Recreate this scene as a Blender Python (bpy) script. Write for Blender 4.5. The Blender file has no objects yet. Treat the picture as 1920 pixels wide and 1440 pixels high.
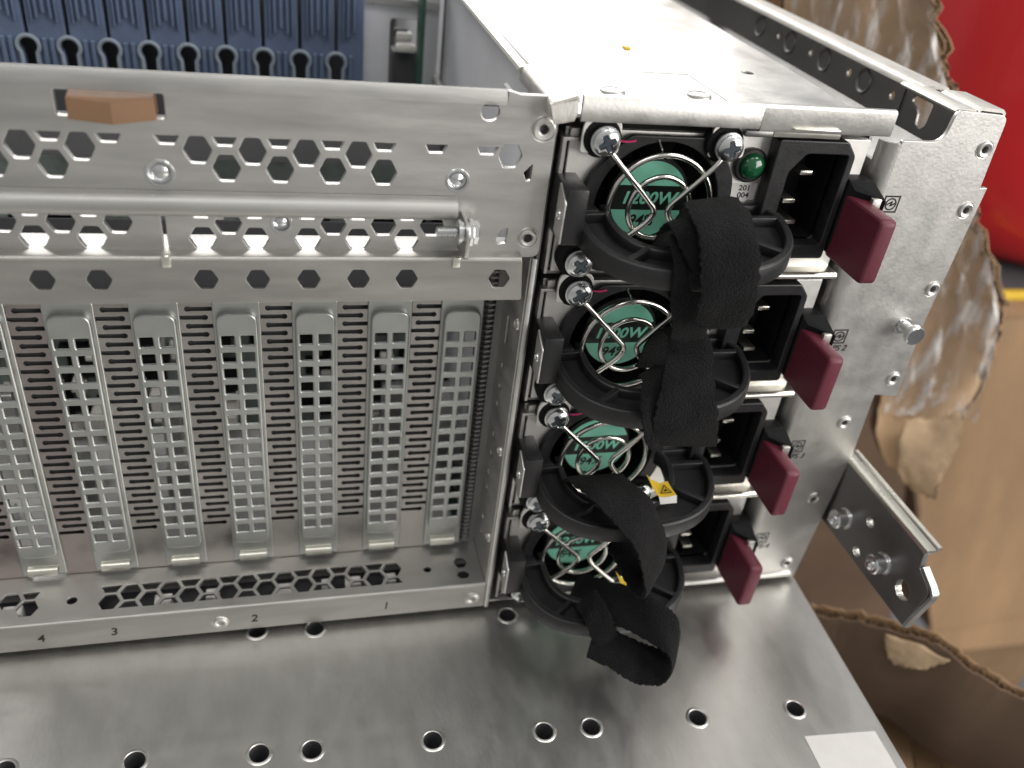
import bpy, bmesh, math, random
from mathutils import Vector, Matrix
random.seed(7)
S = 0.001                      # everything below is written in millimetres
sc = bpy.context.scene
COL = sc.collection
PI = math.pi

# ------------------------------------------------------------------ materials
def _n(nt, typ, **kw):
    n = nt.nodes.new(typ)
    for k, v in kw.items():
        setattr(n, k, v)
    return n

def mat(name, base, metal=0.0, rough=0.5, rvar=0.0, cvar=0.0, bump=0.0, scale=150.0, stretch=(1, 1, 1),
        coat=0.0, spec=0.5, sheen=0.0, bscale=None, aniso=None, tint2=None):
    m = bpy.data.materials.new(name); m.use_nodes = True
    nt = m.node_tree; b = nt.nodes['Principled BSDF']
    b.inputs['Base Color'].default_value = (*base, 1)
    b.inputs['Metallic'].default_value = metal
    b.inputs['Roughness'].default_value = rough
    b.inputs['Specular IOR Level'].default_value = spec
    b.inputs['Coat Weight'].default_value = coat
    b.inputs['Sheen Weight'].default_value = sheen
    if rvar or cvar or bump:
        tc = _n(nt, 'ShaderNodeTexCoord'); mp = _n(nt, 'ShaderNodeMapping')
        mp.inputs['Scale'].default_value = stretch
        nt.links.new(tc.outputs['Object'], mp.inputs['Vector'])
        no = _n(nt, 'ShaderNodeTexNoise'); no.inputs['Scale'].default_value = scale
        no.inputs['Detail'].default_value = 6; no.inputs['Roughness'].default_value = 0.6
        nt.links.new(mp.outputs['Vector'], no.inputs['Vector'])
        if rvar:
            r = _n(nt, 'ShaderNodeMapRange'); r.inputs['From Min'].default_value = .3; r.inputs['From Max'].default_value = .7
            r.inputs['To Min'].default_value = max(.02, rough - rvar); r.inputs['To Max'].default_value = min(1, rough + rvar)
            nt.links.new(no.outputs['Fac'], r.inputs['Value']); nt.links.new(r.outputs['Result'], b.inputs['Roughness'])
        if cvar:
            mx = _n(nt, 'ShaderNodeMix', data_type='RGBA')
            a = tint2 or base
            mx.inputs[6].default_value = (*[c * (1 - cvar) for c in a], 1)
            mx.inputs[7].default_value = (*[min(1, c * (1 + cvar)) for c in base], 1)
            r2 = _n(nt, 'ShaderNodeMapRange'); r2.inputs['From Min'].default_value = .3; r2.inputs['From Max'].default_value = .7
            nt.links.new(no.outputs['Fac'], r2.inputs['Value']); nt.links.new(r2.outputs['Result'], mx.inputs[0])
            nt.links.new(mx.outputs[2], b.inputs['Base Color'])
        if bump:
            n2 = _n(nt, 'ShaderNodeTexNoise'); n2.inputs['Scale'].default_value = bscale or scale * 3
            n2.inputs['Detail'].default_value = 4
            nt.links.new(mp.outputs['Vector'], n2.inputs['Vector'])
            bp = _n(nt, 'ShaderNodeBump'); bp.inputs['Strength'].default_value = bump; bp.inputs['Distance'].default_value = 0.001
            nt.links.new(n2.outputs['Fac'], bp.inputs['Height']); nt.links.new(bp.outputs['Normal'], b.inputs['Normal'])
    return m

M = dict(
    steel=mat('galvanised_steel', (.60, .59, .57), 1, .43, .06, .10, .05, 60, bscale=500, stretch=(.5, 1, 3)),
    steel_ear=mat('galvanised_steel_pale', (.64, .625, .60), 1, .44, .05, .05, .06, 160, bscale=900),
    steel_lid=mat('bright_lid_steel', (.66, .655, .64), 1, .40, .08, .08, .06, 60, bscale=500),
    steel_cover=mat('slot_cover_steel', (.47, .48, .465), 1, .42, .05, .08, .05, 80, bscale=700),
    steel_spring=mat('spring_steel', (.43, .405, .385), 1, .34, .08, .12, .05, 60, bscale=400),
    steel_warm=mat('warm_reflection_spring_steel', (.37, .325, .315), 1, .34, .08, .12, .05, 60, bscale=400),  # warm reflection on the left strips, tinted into the steel colour
    steel_face=mat('bright_face_steel', (.86, .84, .81), 1, .52, .05, .04, .04, 160),
    steel_flange=mat('worn_flange_steel', (.60, .58, .55), 1, .58, .05, .12, .12, 240, stretch=(3, .4, 1)),
    zincwall=mat('dull_zinc_sheet', (.74, .74, .77), .1, .6, .05, .06, .03, 30),
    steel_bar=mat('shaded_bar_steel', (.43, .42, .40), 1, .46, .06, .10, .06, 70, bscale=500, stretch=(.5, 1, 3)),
    rodm=mat('satin_rod_steel', (.46, .455, .44), 1, .56, .05, .1, .04, 60, stretch=(.3, 1, 1)),
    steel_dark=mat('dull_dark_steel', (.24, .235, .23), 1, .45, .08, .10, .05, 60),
    bench=mat('worn_bench_steel', (.65, .64, .615), 1, .37, .035, .06, .05, 110, bscale=600, stretch=(1.4, .6, 1)),
    zinc=mat('zinc_screw', (.74, .75, .75), 1, .25, .05),
    wire=mat('bright_wire', (.70, .68, .64), 1, .20, .05),
    recess=mat('shade_tinted_steel', (.16, .19, .22), 1, .3),
    edge=mat('cut_bright_steel', (.80, .78, .70), 1, .3, .05),
    blackp=mat('black_plastic', (.013, .0125, .0135), 0, .42, .08, .1, .06, 300, bscale=1800),
    blackm=mat('matt_black_plastic', (.006, .006, .0065), 0, .6, .08, .1, .06, 300, bscale=2200, spec=.2),
    cavity=mat('black_cavity', (.004, .004, .0045), 0, .6),
    strap=mat('black_fabric', (.0085, .0080, .0085), 0, .95, 0, .25, .9, 300, bscale=1900, spec=.12, sheen=.04),
    burgundy=mat('burgundy_plastic', (.125, .018, .034), 0, .5, .05, .06, .04, 200, bscale=1500),
    green=mat('green_label', (.25, .68, .50), 0, .38, .04, .04),
    greenink=mat('green_ink', (.25, .68, .50), 0, .4),
    ink=mat('black_ink', (.008, .008, .008), 0, .5),
    inkblack=mat('black_label_band', (.010, .013, .011), 0, .32),
    paper=mat('white_label_paper', (.72, .70, .68), 0, .5, 0, .04),
    yellow=mat('yellow_label', (.72, .48, .03), 0, .45, 0, .05),
    led=mat('green_lens', (.006, .085, .030), 0, .16, coat=.6),
    magenta=mat('magenta_wire', (.42, .03, .12), 0, .4),
    orange=mat('orange_brown_plastic', (.21, .118, .064), 0, .65, .05, .10, .1, 90),
    blue=mat('dark_blue_plastic', (.118, .155, .245), 0, .42, .05, .12, .05, 80),
    blueedge=mat('grey_blue_plastic', (.24, .28, .33), 0, .45, .05, .08),
    pcb=mat('green_circuit_board', (.025, .075, .052), 0, .4, .08, .3, .1, 220),
    pcbpale=mat('grey_green_circuit_board', (.24, .28, .26), 0, .4, .08, .35, .1, 120),
    comp=mat('pale_component_plastic', (.74, .71, .66), 0, .5, 0, .1),
    card=mat('brown_cardboard', (.29, .18, .095), 0, .8, .08, .24, .8, 9, bscale=24, stretch=(1.6, 1.6, .6)),
    cardtan=mat('tan_cardboard', (.56, .38, .225), 0, .8, .08, .2, .8, 10, bscale=30, stretch=(1.6, 1.6, .6)),
    carddark=mat('shaded_brown_cardboard', (.14, .088, .055), 0, .9, .05, .18, .25, 14, bscale=60),  # brown cardboard with its shade darkened into the colour
    cardpale=mat('torn_pale_cardboard', (.45, .32, .20), 0, .9, .05, .2, .4, 60, bscale=200),
    flute=mat('cardboard_fluting', (.26, .17, .10), 0, .95, 0, .2),
    red=mat('glossy_red_plastic', (.62, .022, .028), 0, .22, .04, .04, .03, 12, coat=.3),
    greyfloor=mat('grey_floor', (.10, .10, .105), 0, .7, .1, .2, .1, 10),
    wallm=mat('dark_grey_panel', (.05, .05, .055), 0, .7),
)
# thin clear wrapping film: a real dielectric-looking sheet, mostly see-through
fm = bpy.data.materials.new('clear_plastic_film'); fm.use_nodes = True
nt = fm.node_tree; nt.nodes.clear()
out = _n(nt, 'ShaderNodeOutputMaterial'); mixs = _n(nt, 'ShaderNodeMixShader')
tr = _n(nt, 'ShaderNodeBsdfTransparent'); tr.inputs['Color'].default_value = (.95, .94, .93, 1)
gl = _n(nt, 'ShaderNodeBsdfPrincipled'); gl.inputs['Base Color'].default_value = (.9, .88, .87, 1); gl.inputs['Roughness'].default_value = .3
gl.inputs['Specular IOR Level'].default_value = 1.0
tc = _n(nt, 'ShaderNodeTexCoord'); no = _n(nt, 'ShaderNodeTexNoise'); no.inputs['Scale'].default_value = 60; no.inputs['Detail'].default_value = 5
mp = _n(nt, 'ShaderNodeMapping'); mp.inputs['Scale'].default_value = (2.4, 2.4, .32)
rm = _n(nt, 'ShaderNodeMapRange'); rm.inputs['From Min'].default_value = .50; rm.inputs['From Max'].default_value = .68; rm.inputs['To Min'].default_value = .05; rm.inputs['To Max'].default_value = .62
bp_ = _n(nt, 'ShaderNodeBump'); bp_.inputs['Strength'].default_value = .9; bp_.inputs['Distance'].default_value = .003
for a, b in [(tc.outputs['Object'], mp.inputs['Vector']), (mp.outputs['Vector'], no.inputs['Vector']), (no.outputs['Fac'], bp_.inputs['Height']), (bp_.outputs['Normal'], gl.inputs['Normal']),
             (no.outputs['Fac'], rm.inputs['Value']), (rm.outputs['Result'], mixs.inputs[0]),
             (tr.outputs[0], mixs.inputs[1]), (gl.outputs[0], mixs.inputs[2]), (mixs.outputs[0], out.inputs['Surface'])]:
    nt.links.new(a, b)
M['film'] = fm

# ------------------------------------------------------------------ mesh builder
class MB:
    def __init__(s): s.v = []; s.f = []
    def add(s, vs, fs):
        o = len(s.v); s.v += [tuple(p) for p in vs]; s.f += [tuple(i + o for i in f) for f in fs]; return s
    def box(s, x0, x1, y0, y1, z0, z1, bev=0.0, rot=None, seg=2):
        if bev <= 0:
            vs = [(x, y, z) for x in (x0, x1) for y in (y0, y1) for z in (z0, z1)]
            fs = [(0, 1, 3, 2), (4, 6, 7, 5), (0, 4, 5, 1), (2, 3, 7, 6), (0, 2, 6, 4), (1, 5, 7, 3)]
        else:
            bm = bmesh.new(); bmesh.ops.create_cube(bm, size=1)
            for v in bm.verts:
                v.co = ((x0 + x1) / 2 + v.co.x * (x1 - x0), (y0 + y1) / 2 + v.co.y * (y1 - y0), (z0 + z1) / 2 + v.co.z * (z1 - z0))
            bmesh.ops.bevel(bm, geom=bm.edges[:], offset=bev, segments=seg, affect='EDGES', profile=.5)
            bm.verts.index_update()
            vs = [v.co.copy() for v in bm.verts]; fs = [[v.index for v in f.verts] for f in bm.faces]; bm.free()
        if rot is not None:
            vs = [rot @ Vector(p) for p in vs]
        return s.add(vs, fs)
    def prism(s, poly, fn, t0, t1):
        n = len(poly)
        vs = [fn(p[0], p[1], t0) for p in poly] + [fn(p[0], p[1], t1) for p in poly]
        return s.add(vs, [tuple(range(n))[::-1], tuple(range(n, 2 * n))] + [(i, (i + 1) % n, n + (i + 1) % n, n + i) for i in range(n)])
    def plate(s, outline, holes, t, fn, bev=0.12):
        vs, fs = plate2d(outline, holes, t, bev)
        return s.add([fn(*p) for p in vs], fs)
    def tube(s, path, r, n=8, closed=False, cap=True):
        P = [Vector(p) for p in path]; m = len(P); ref = None; vs = []
        for i, p in enumerate(P):
            a = P[(i - 1) % m] if (i or closed) else p; b = P[(i + 1) % m] if (i < m - 1 or closed) else p
            t = (b - a).normalized()
            if ref is None:
                ref = Vector((0, 0, 1)) if abs(t.z) < .9 else Vector((1, 0, 0))
            u = (ref - t * ref.dot(t)).normalized(); ref = u; w = t.cross(u)
            rr = r[i] if isinstance(r, (list, tuple)) else r
            vs += [p + (u * math.cos(2 * PI * k / n) + w * math.sin(2 * PI * k / n)) * rr for k in range(n)]
        fs = []
        for i in range(m if closed else m - 1):
            j = (i + 1) % m
            fs += [(i * n + k, i * n + (k + 1) % n, j * n + (k + 1) % n, j * n + k) for k in range(n)]
        if cap and not closed:
            fs += [tuple(range(n))[::-1], tuple(range((m - 1) * n, m * n))]
        return s.add(vs, fs)
    def lathe(s, prof, c, axis=(0, -1, 0), n=28, cap=True):
        a = Vector(axis).normalized(); u = a.orthogonal().normalized(); w = a.cross(u); c = Vector(c); vs = []; m = len(prof)
        for r, h in prof:
            vs += [c + a * h + (u * math.cos(2 * PI * k / n) + w * math.sin(2 * PI * k / n)) * r for k in range(n)]
        fs = [(i * n + k, i * n + (k + 1) % n, (i + 1) * n + (k + 1) % n, (i + 1) * n + k) for i in range(m - 1) for k in range(n)]
        if cap:
            fs += [tuple(range(n))[::-1], tuple(range((m - 1) * n, m * n))]
        return s.add(vs, fs)
    def strip(s, prof, t, x0, x1, fn=lambda x, a, b: (x, a, b)):
        """open profile of (a, b) points given thickness t, swept from x0 to x1"""
        P = [Vector(p) for p in prof]; m = len(P); off = []
        for i in range(m):
            a = P[max(0, i - 1)]; b = P[min(m - 1, i + 1)]; d = (b - a).normalized(); off.append(P[i] + Vector((-d.y, d.x)) * t)
        poly = P + off[::-1]
        return s.prism(poly, lambda a, b, c: fn(c, a, b), x0, x1)
    def loft(s, rows, t, nrm):
        """grid of points with thickness t along the vector nrm"""
        r = len(rows); c = len(rows[0]); nv = Vector(nrm).normalized() * t
        vs = [Vector(p) for q in rows for p in q]; vs2 = [p + nv for p in vs]; o = r * c; fs = []
        for i in range(r - 1):
            for j in range(c - 1):
                a = i * c + j; fs.append((a, a + 1, a + c + 1, a + c)); fs.append((o + a, o + a + c, o + a + c + 1, o + a + 1))
        ring = [j for j in range(c)] + [i * c + c - 1 for i in range(1, r)] + [(r - 1) * c + j for j in range(c - 2, -1, -1)] + [i * c for i in range(r - 2, 0, -1)]
        fs += [(ring[k], ring[(k + 1) % len(ring)], o + ring[(k + 1) % len(ring)], o + ring[k]) for k in range(len(ring))]
        return s.add(vs + vs2, fs)

def _curve_mesh(cu):
    ob = bpy.data.objects.new('tmp', cu); me = bpy.data.meshes.new_from_object(ob)
    vs = [v.co.copy() for v in me.vertices]; fs = [tuple(p.vertices) for p in me.polygons]
    bpy.data.objects.remove(ob); bpy.data.curves.remove(cu); bpy.data.meshes.remove(me)
    return vs, fs

def area(p): return sum(p[i][0] * p[(i + 1) % len(p)][1] - p[(i + 1) % len(p)][0] * p[i][1] for i in range(len(p)))

def plate2d(outline, holes, t, bev):
    cu = bpy.data.curves.new('tmp', 'CURVE'); cu.dimensions = '2D'; cu.fill_mode = 'BOTH'
    bev = min(bev, t * .45)
    cu.extrude = t / 2 - bev; cu.bevel_depth = bev; cu.bevel_resolution = 1; cu.offset = -bev
    for k, p in enumerate([outline] + list(holes)):
        if (area(p) > 0) != (k == 0): p = p[::-1]
        sp = cu.splines.new('POLY'); sp.points.add(len(p) - 1); sp.use_cyclic_u = True
        for q, a in zip(sp.points, p): q.co = (a[0], a[1], 0, 1)
    vs, fs = _curve_mesh(cu)
    return [(v.x, v.y, v.z + t / 2) for v in vs], fs

def text2d(body, size, shear=0.0, bold=0.0, align='CENTER', ext=.03, sx=1.0):
    cu = bpy.data.curves.new('tmp', 'FONT'); cu.body = body; cu.size = size; cu.shear = shear; cu.offset = bold
    cu.align_x = align; cu.align_y = 'CENTER'; cu.extrude = ext; cu.resolution_u = 3
    vs, fs = _curve_mesh(cu)
    return [(v.x * sx, v.y, v.z) for v in vs], fs

def rpoly(pts, r, n=4):
    """polygon with rounded corners"""
    out = []; m = len(pts)
    for i in range(m):
        p = Vector(pts[i][:2]); a = Vector(pts[i - 1][:2]); b = Vector(pts[(i + 1) % m][:2])
        rr = r[i] if isinstance(r, (list, tuple)) else r
        if rr <= 0: out.append((p.x, p.y)); continue
        d1 = (a - p); d2 = (b - p); l = min(rr, d1.length * .49, d2.length * .49)
        p1 = p + d1.normalized() * l; p2 = p + d2.normalized() * l
        for k in range(n + 1):
            u = k / n; q = p1 * (1 - u) ** 2 + p * 2 * u * (1 - u) + p2 * u * u; out.append((q.x, q.y))
    return out

def circ(x, y, r, n=20, ry=None): return [(x + r * math.cos(2 * PI * k / n), y + (ry or r) * math.sin(2 * PI * k / n)) for k in range(n)]
def rect(x0, x1, y0, y1, r=0): return rpoly([(x0, y0), (x1, y0), (x1, y1), (x0, y1)], r, 3) if r else [(x0, y0), (x1, y0), (x1, y1), (x0, y1)]

def clip(poly, ax, lim, keep_less):
    out = []; n = len(poly)
    ins = lambda p: (p[ax] <= lim) if keep_less else (p[ax] >= lim)
    for i in range(n):
        a, b = poly[i], poly[(i + 1) % n]
        if ins(a): out.append(a)
        if ins(a) != ins(b):
            u = (lim - a[ax]) / (b[ax] - a[ax]); out.append((a[0] + (b[0] - a[0]) * u, a[1] + (b[1] - a[1]) * u))
    return out

def hexa(x, y, rx, ry, top=None, bot=None, rnd=.45):
    p = [(x + rx, y), (x + rx * .5, y + ry), (x - rx * .5, y + ry), (x - rx, y), (x - rx * .5, y - ry), (x + rx * .5, y - ry)]
    if top is not None: p = clip(p, 1, top, True)
    if bot is not None: p = clip(p, 1, bot, False)
    return rpoly(p, rnd, 2)

def catmull(P, n=8):
    P = [Vector(p) for p in P]; out = []
    for i in range(len(P) - 1):
        a, b, c, d = P[max(0, i - 1)], P[i], P[i + 1], P[min(len(P) - 1, i + 2)]
        for k in range(n):
            t = k / n
            out.append(.5 * ((2 * b) + (c - a) * t + (2 * a - 5 * b + 4 * c - d) * t * t + (3 * b - a - 3 * c + d) * t ** 3))
    return out + [P[-1]]

front = lambda Y0: (lambda x, y, z: (x, Y0 + z, y))          # 2D plate (x, z) standing at depth Y0, thickness going back
flat = lambda Z0: (lambda x, y, z: (x, y, Z0 - z))           # 2D plate (x, y) lying with its top at Z0
side = lambda X0: (lambda x, y, z: (X0 + z, x, y))           # 2D plate (y, z) standing at X0, thickness to the right

ORG = {}
def emit(name, mb, m, parent=None, loc=None, smooth=32, label=None):
    L = Vector(ORG[parent.name]) if parent else Vector(loc or (0, 0, 0))
    me = bpy.data.meshes.new(name)
    me.from_pydata([((p[0] - L.x) * S, (p[1] - L.y) * S, (p[2] - L.z) * S) for p in mb.v], [], mb.f)
    bm = bmesh.new(); bm.from_mesh(me); bmesh.ops.recalc_face_normals(bm, faces=bm.faces[:]); bm.to_mesh(me); bm.free()
    me.materials.append(M[m] if isinstance(m, str) else m)
    if smooth:
        me.shade_smooth(); me.set_sharp_from_angle(angle=math.radians(smooth))
    o = bpy.data.objects.new(name, me); COL.objects.link(o)
    if parent: o.parent = parent
    else: o.location = L * S
    ORG[o.name] = L
    if label: o['label'] = label
    return o

def thing(name, label, cat, loc, group=None):
    o = bpy.data.objects.new(name, None); COL.objects.link(o); o.location = Vector(loc) * S; o.empty_display_size = .01
    o['label'] = label; o['category'] = cat
    if group: o['group'] = group
    ORG[o.name] = Vector(loc)
    return o
def tag(o, label, cat, group=None):
    o['label'] = label; o['category'] = cat
    if group: o['group'] = group
    return o

# ================================================================== workbench
HOLES = [(-105.7, -39.2), (-73.4, -41.9), (-59.2, -42.9), (-25.4, -45), (7.5, -47), (21.9, -47.7), (55.8, -49.5), (88.6, -51.1), (-56.7, -.2), (-74.5, 1.2), (6.2, -2.6), (-138, -37)]
b = MB().plate([(-520, -470), (96.3, -470), (116.6, 24), (121, 420), (-520, 420)], [circ(x, y, 2.75, 28) for x, y in HOLES], 2.0, flat(0), .25)
bench = thing('workbench', 'grey scuffed steel workbench with drilled holes under the server', 'workbench', (0, 0, 0))
emit('bench_top', b, 'bench', bench)
for x, y in HOLES:   # raised rim pressed round each hole, and the dark blind cup of it
    o = emit('bench_hole', MB().lathe([(2.7, -.6), (2.72, .10), (2.95, .28), (3.35, .22), (3.7, .02)], (x, y, 0), (0, 0, 1), 32, cap=False), 'bench', bench)
    emit('hole_sleeve', MB().lathe([(2.68, -.5), (2.6, -9), (.1, -9)], (x, y, 0), (0, 0, 1), 24, cap=False), 'wallm', o)
b = MB().loft([[(97.5, -470, -.7), (117.8, 24, -.7), (122.2, 420, -.7)], [(97.5, -470, -28), (117.8, 24, -28), (122.2, 420, -28)]], 1.6, (-1, 0, 0))
emit('bench_edge', b, 'bench', bench)
st = MB().plate([(86.6, -60.6), (110.4, -62.3), (109.5, -88), (85.6, -87)], [], .15, lambda x, y, z: (x, y, .2 - z), .02)
tag(emit('sticker', st, 'paper', loc=(98, -74, .1)), 'blank white square sticker at the near corner of the workbench', 'sticker')

# ================================================================== server chassis
CH = thing('server_chassis', 'open silver steel rack server standing on the metal workbench', 'server', (-30, 100, 0))

# ---- rear panel with honeycomb vents
RX, RY = 3.05, 3.05
holes = []
colsU = [-113.6, -102.3, -79.2, -67.9, -56.5, -45.1, -125, -136.3, -147.6]
colsL = [-119.3, -107.95, -73.5, -62.2, -50.8, -39.4, -130.6, -142]
for x in colsU: holes.append(hexa(x, 156.3, RX, RY))
for x in colsL: holes.append(hexa(x, 152.35, RX, RY))
for x in [-107.95, -96.6, -85.2, -73.5, -62.2, -50.8, -39.4, -119.3, -27.7, -15.8]: holes.append(hexa(x, 160.3, RX, RY, top=159.3, rnd=.25))
holes.append(hexa(-10.2, 157.2, 2.9, 2.9)); holes.append(rpoly([(-6.6, 153.2), (-4.6, 155.4), (-4.6, 151.3), (-5.6, 151.0)], .3, 2))
lowU = [-108.6, -97.1, -74.0, -50.7, -39.1, -27.5, -120.2, -131.8, -143]
lowL = [-114.4, -102.8, -79.7, -68.2, -56.5, -45.0, -33.5, -126, -137.4]
for x in lowU: holes.append(hexa(x, 139.5, RX, 2.8))
for x in lowL:
    holes.append(hexa(x, 135.7, RX, 2.7)); holes.append(hexa(x, 143.3, RX, 2.7, rnd=.3))
holes.append(circ(-16, 167.2, 2.15)); holes.append(circ(-3, 163.8, 1.3)); holes.append(circ(-3.4, 136.5, 1.3))
holes.append(rect(-105.6, -84.9, 162.6, 167.9, .5)); holes.append(rpoly([(-11.6, 136.2), (-10.2, 138.8), (-8.6, 139.2), (-8.9, 134.9), (-10.8, 134.6)], .4, 2))
holes.append(circ(-87.3, 150.9, 2.5)); holes.append(circ(-22.3, 150.9, 2.3)); holes.append(circ(-62.4, 139.6, 2.0))
holes.append(rect(-88.2, -87.3, 132.6, 142.6, .2))
outl = rpoly([(-175, 131.2), (0, 131.2), (0, 171.4), (-9.4, 171.4), (-11.5, 172.0), (-12.2, 172.0), (-12.3, 168.9), (-175, 168.9)], [0, 2.2, 2.4, .3, .2, .1, 0, 0])
rear = emit('rear_panel', MB().plate(outl, holes, 1.5, front(0), .13), 'steel', CH)
# rolled top edge, folded inward
emit('rear_panel_flange', MB().strip([(0, 168.8), (.10, 170.2), (.4, 171.4), (.9, 172.2)], -1.0, -175, -12.3), 'steel', CH)
# rivets / pressed studs on panel
def rivet(mbr, mbd, x, z, y=0.0, r=2.7, ri=1.15):
    mbr.lathe([(r + .55, -.1), (r + .4, .16), (r + .05, .08), (r, .5), (r - .35, .7), (ri + .35, .62), (ri, .35), (ri * .95, -1.2)], (x, y, z), (0, -1, 0), 30, cap=False)
    mbd.lathe([(ri * 1.02, -.9), (.05, -1.0)], (x, y, z), (0, -1, 0), 20, cap=False)
for (x, z, r) in [(-3, 163.8, 2.7), (-3.4, 136.5, 2.3)]:
    a, d = MB(), MB(); rivet(a, d, x, z, 0, r); o = emit('rivet', a, 'steel_ear', CH); emit('rivet_socket', d, 'wallm', o)
for (x, z, r) in [(-87.3, 150.9, 2.5), (-22.3, 150.9, 2.3), (-62.4, 139.6, 1.9)]:
    a = MB().lathe([(r + .75, -.15), (r + .5, .2), (r, .15), (r - .1, -.9), (r * .72, -1.2), (r * .68, -.35), (r * .4, .0), (.05, .15)], (x, 0, z), (0, -1, 0), 30, cap=False)
    emit('pressed_stud', a, 'zinc', CH)
# orange block caught in the slot
emit('orange_latch', MB().add([(-103.3, -1.5, 162.4), (-86.8, -1.2, 162.7), (-94.8, -2.8, 162.0), (-103.2, -1.3, 166.7), (-87, -1.0, 166.9), (-94.8, -2.6, 166.4), (-103.3, 5, 162.4), (-86.8, 5, 162.7), (-103.3, 5, 167.4), (-87, 5, 167.6)],
     [(0, 2, 5, 3), (2, 1, 4, 5), (3, 5, 4, 9, 8), (0, 6, 7, 1, 2), (6, 8, 9, 7), (0, 3, 8, 6), (1, 7, 9, 4)]), 'orange', CH, smooth=0)
# lower inside shelf seen bright through the honeycomb, and a dark shelf above
emit('inner_shelf', MB().box(-175, -4, 1.6, 13, 129.6, 130.6), 'steel_lid', CH)
emit('inner_rail', MB().strip([(42, 150), (38, 149), (38, 140), (46, 139)], 1, -175, -20), 'greyfloor', CH)
emit('dark_inner_sheet', MB().box(-175, -10, 23.5, 24.3, 108, 129.4), 'wallm', CH)  # dark sheet added so the crossbar holes look shaded inside
emit('dark_inner_sheet', MB().box(-175, -10, 80, 81, 126, 150), 'wallm', CH)

# ---- clamp rod, its tab and thumb screw
rod = [(-.05, 146.3)] + [(-1.5 + 1.75 * math.cos(a), 144.45 + 1.75 * math.sin(a)) for a in [math.radians(t) for t in range(75, 286, 15)]] + [(-.05, 142.4)]
rodo = emit('clamp_rod', MB().strip(rod, -.8, -175, -22.3), 'rodm', CH, smooth=40)
tab = MB().plate(rpoly([(-9, 134.2), (0, 133.4), (0, 143.2), (-9, 143.2)], [2.6, .2, .2, 2.6]), [], .9, side(-20.9), .12)
to = emit('clamp_tab', tab, 'steel', CH)
ts = MB()
thr = []
for k in range(14): thr += [(1.15 if k % 2 else 1.45, k * .36)]
ts.lathe([(.1, -.4), (.8, -.3)] + [(r, h) for r, h in thr], (-27.2, -5, 140.2), (1, 0, 0), 20)
emit('screw_thread', ts, 'zinc', to)
ts = MB().lathe([(2.9, 0), (2.9, .7), (2.5, .75), (2.5, 1.3)], (-22.3, -5, 140.2), (1, 0, 0), 28)
ts.lathe([(3.3, 0), (3.5, .2), (3.5, .9), (3.0, 1.2), (3.0, 2.2), (2.4, 2.6), (.05, 2.7)], (-19.9, -5, 140.2), (1, 0, 0), 8)
emit('screw_head', ts, 'zinc', to)

# ---- crossbar with hexagon holes
bar_h = [hexa(x, 127.3, 2.75, 2.45) for x in [-113.5, -102, -79.5, -68.1, -56.6, -45.1, -33.6, -10.6, -125, -136.5]]
bar = MB().plate(rpoly([(-175, 121.2), (-4.2, 121.2), (-5.2, 132.2), (-175, 132.2)], [0, .6, .5, 0]), bar_h, .9, front(-4), .12)
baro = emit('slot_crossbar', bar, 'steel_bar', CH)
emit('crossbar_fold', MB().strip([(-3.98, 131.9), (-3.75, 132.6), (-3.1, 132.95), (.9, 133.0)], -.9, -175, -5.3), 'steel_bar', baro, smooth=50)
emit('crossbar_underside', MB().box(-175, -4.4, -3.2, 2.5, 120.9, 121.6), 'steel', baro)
for x in (-87.6, -21.8):
    emit('crossbar_clip', MB().box(x - .9, x + 1.0, -4.6, -3.2, 130.6, 133.2, .2), 'edge', baro)

# ---- slot bay: side wall, covers, spring strips, floor, lip
wall_holes = [rect(11.2, 13.8, z, z + h, .2) for z, h in [(112, 5), (97.5, 9), (89, 1.6), (82, 1.2), (75.5, 1.6), (64, 1.6), (57, 1.6), (49, 1.6), (43, 1.2), (30, 1.6), (24, 1.6)]]
emit('bay_side_wall', MB().plate([(.2, 2.8), (22, 2.8), (22, 131), (.2, 131)], wall_holes, .9, side(-2.0), .1), 'steel', CH)
emit('bay_wall_flange', MB().box(-1.7, -.3, -.9, .1, 3.0, 131.0, .3), 'steel', CH)
for z in (109.5, 66, 31):
    a = MB().lathe([(1.7, 0), (1.6, .5), (1.1, .7), (.8, .35), (.05, .3)], (-2.0, 3.6, z), (-1, 0, 0), 22); emit('wall_rivet', a, 'steel_ear', CH)
YS = 19.6
g = MB()
for k in range(62):
    z = 16 + k * 1.72
    g.tube([(-7.2, YS - .3, z), (-6.4, YS - 1.5, z + .25), (-5.4, YS - 1.7, z + .45), (-4.7, YS - .4, z + .7)], .55, 6)
emit('spring_gasket', g, 'steel_dark', CH)
emit('gasket_backing', MB().box(-9.3, -2.0, YS + .1, YS + .8, 13, 125), 'steel_dark', CH)

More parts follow.
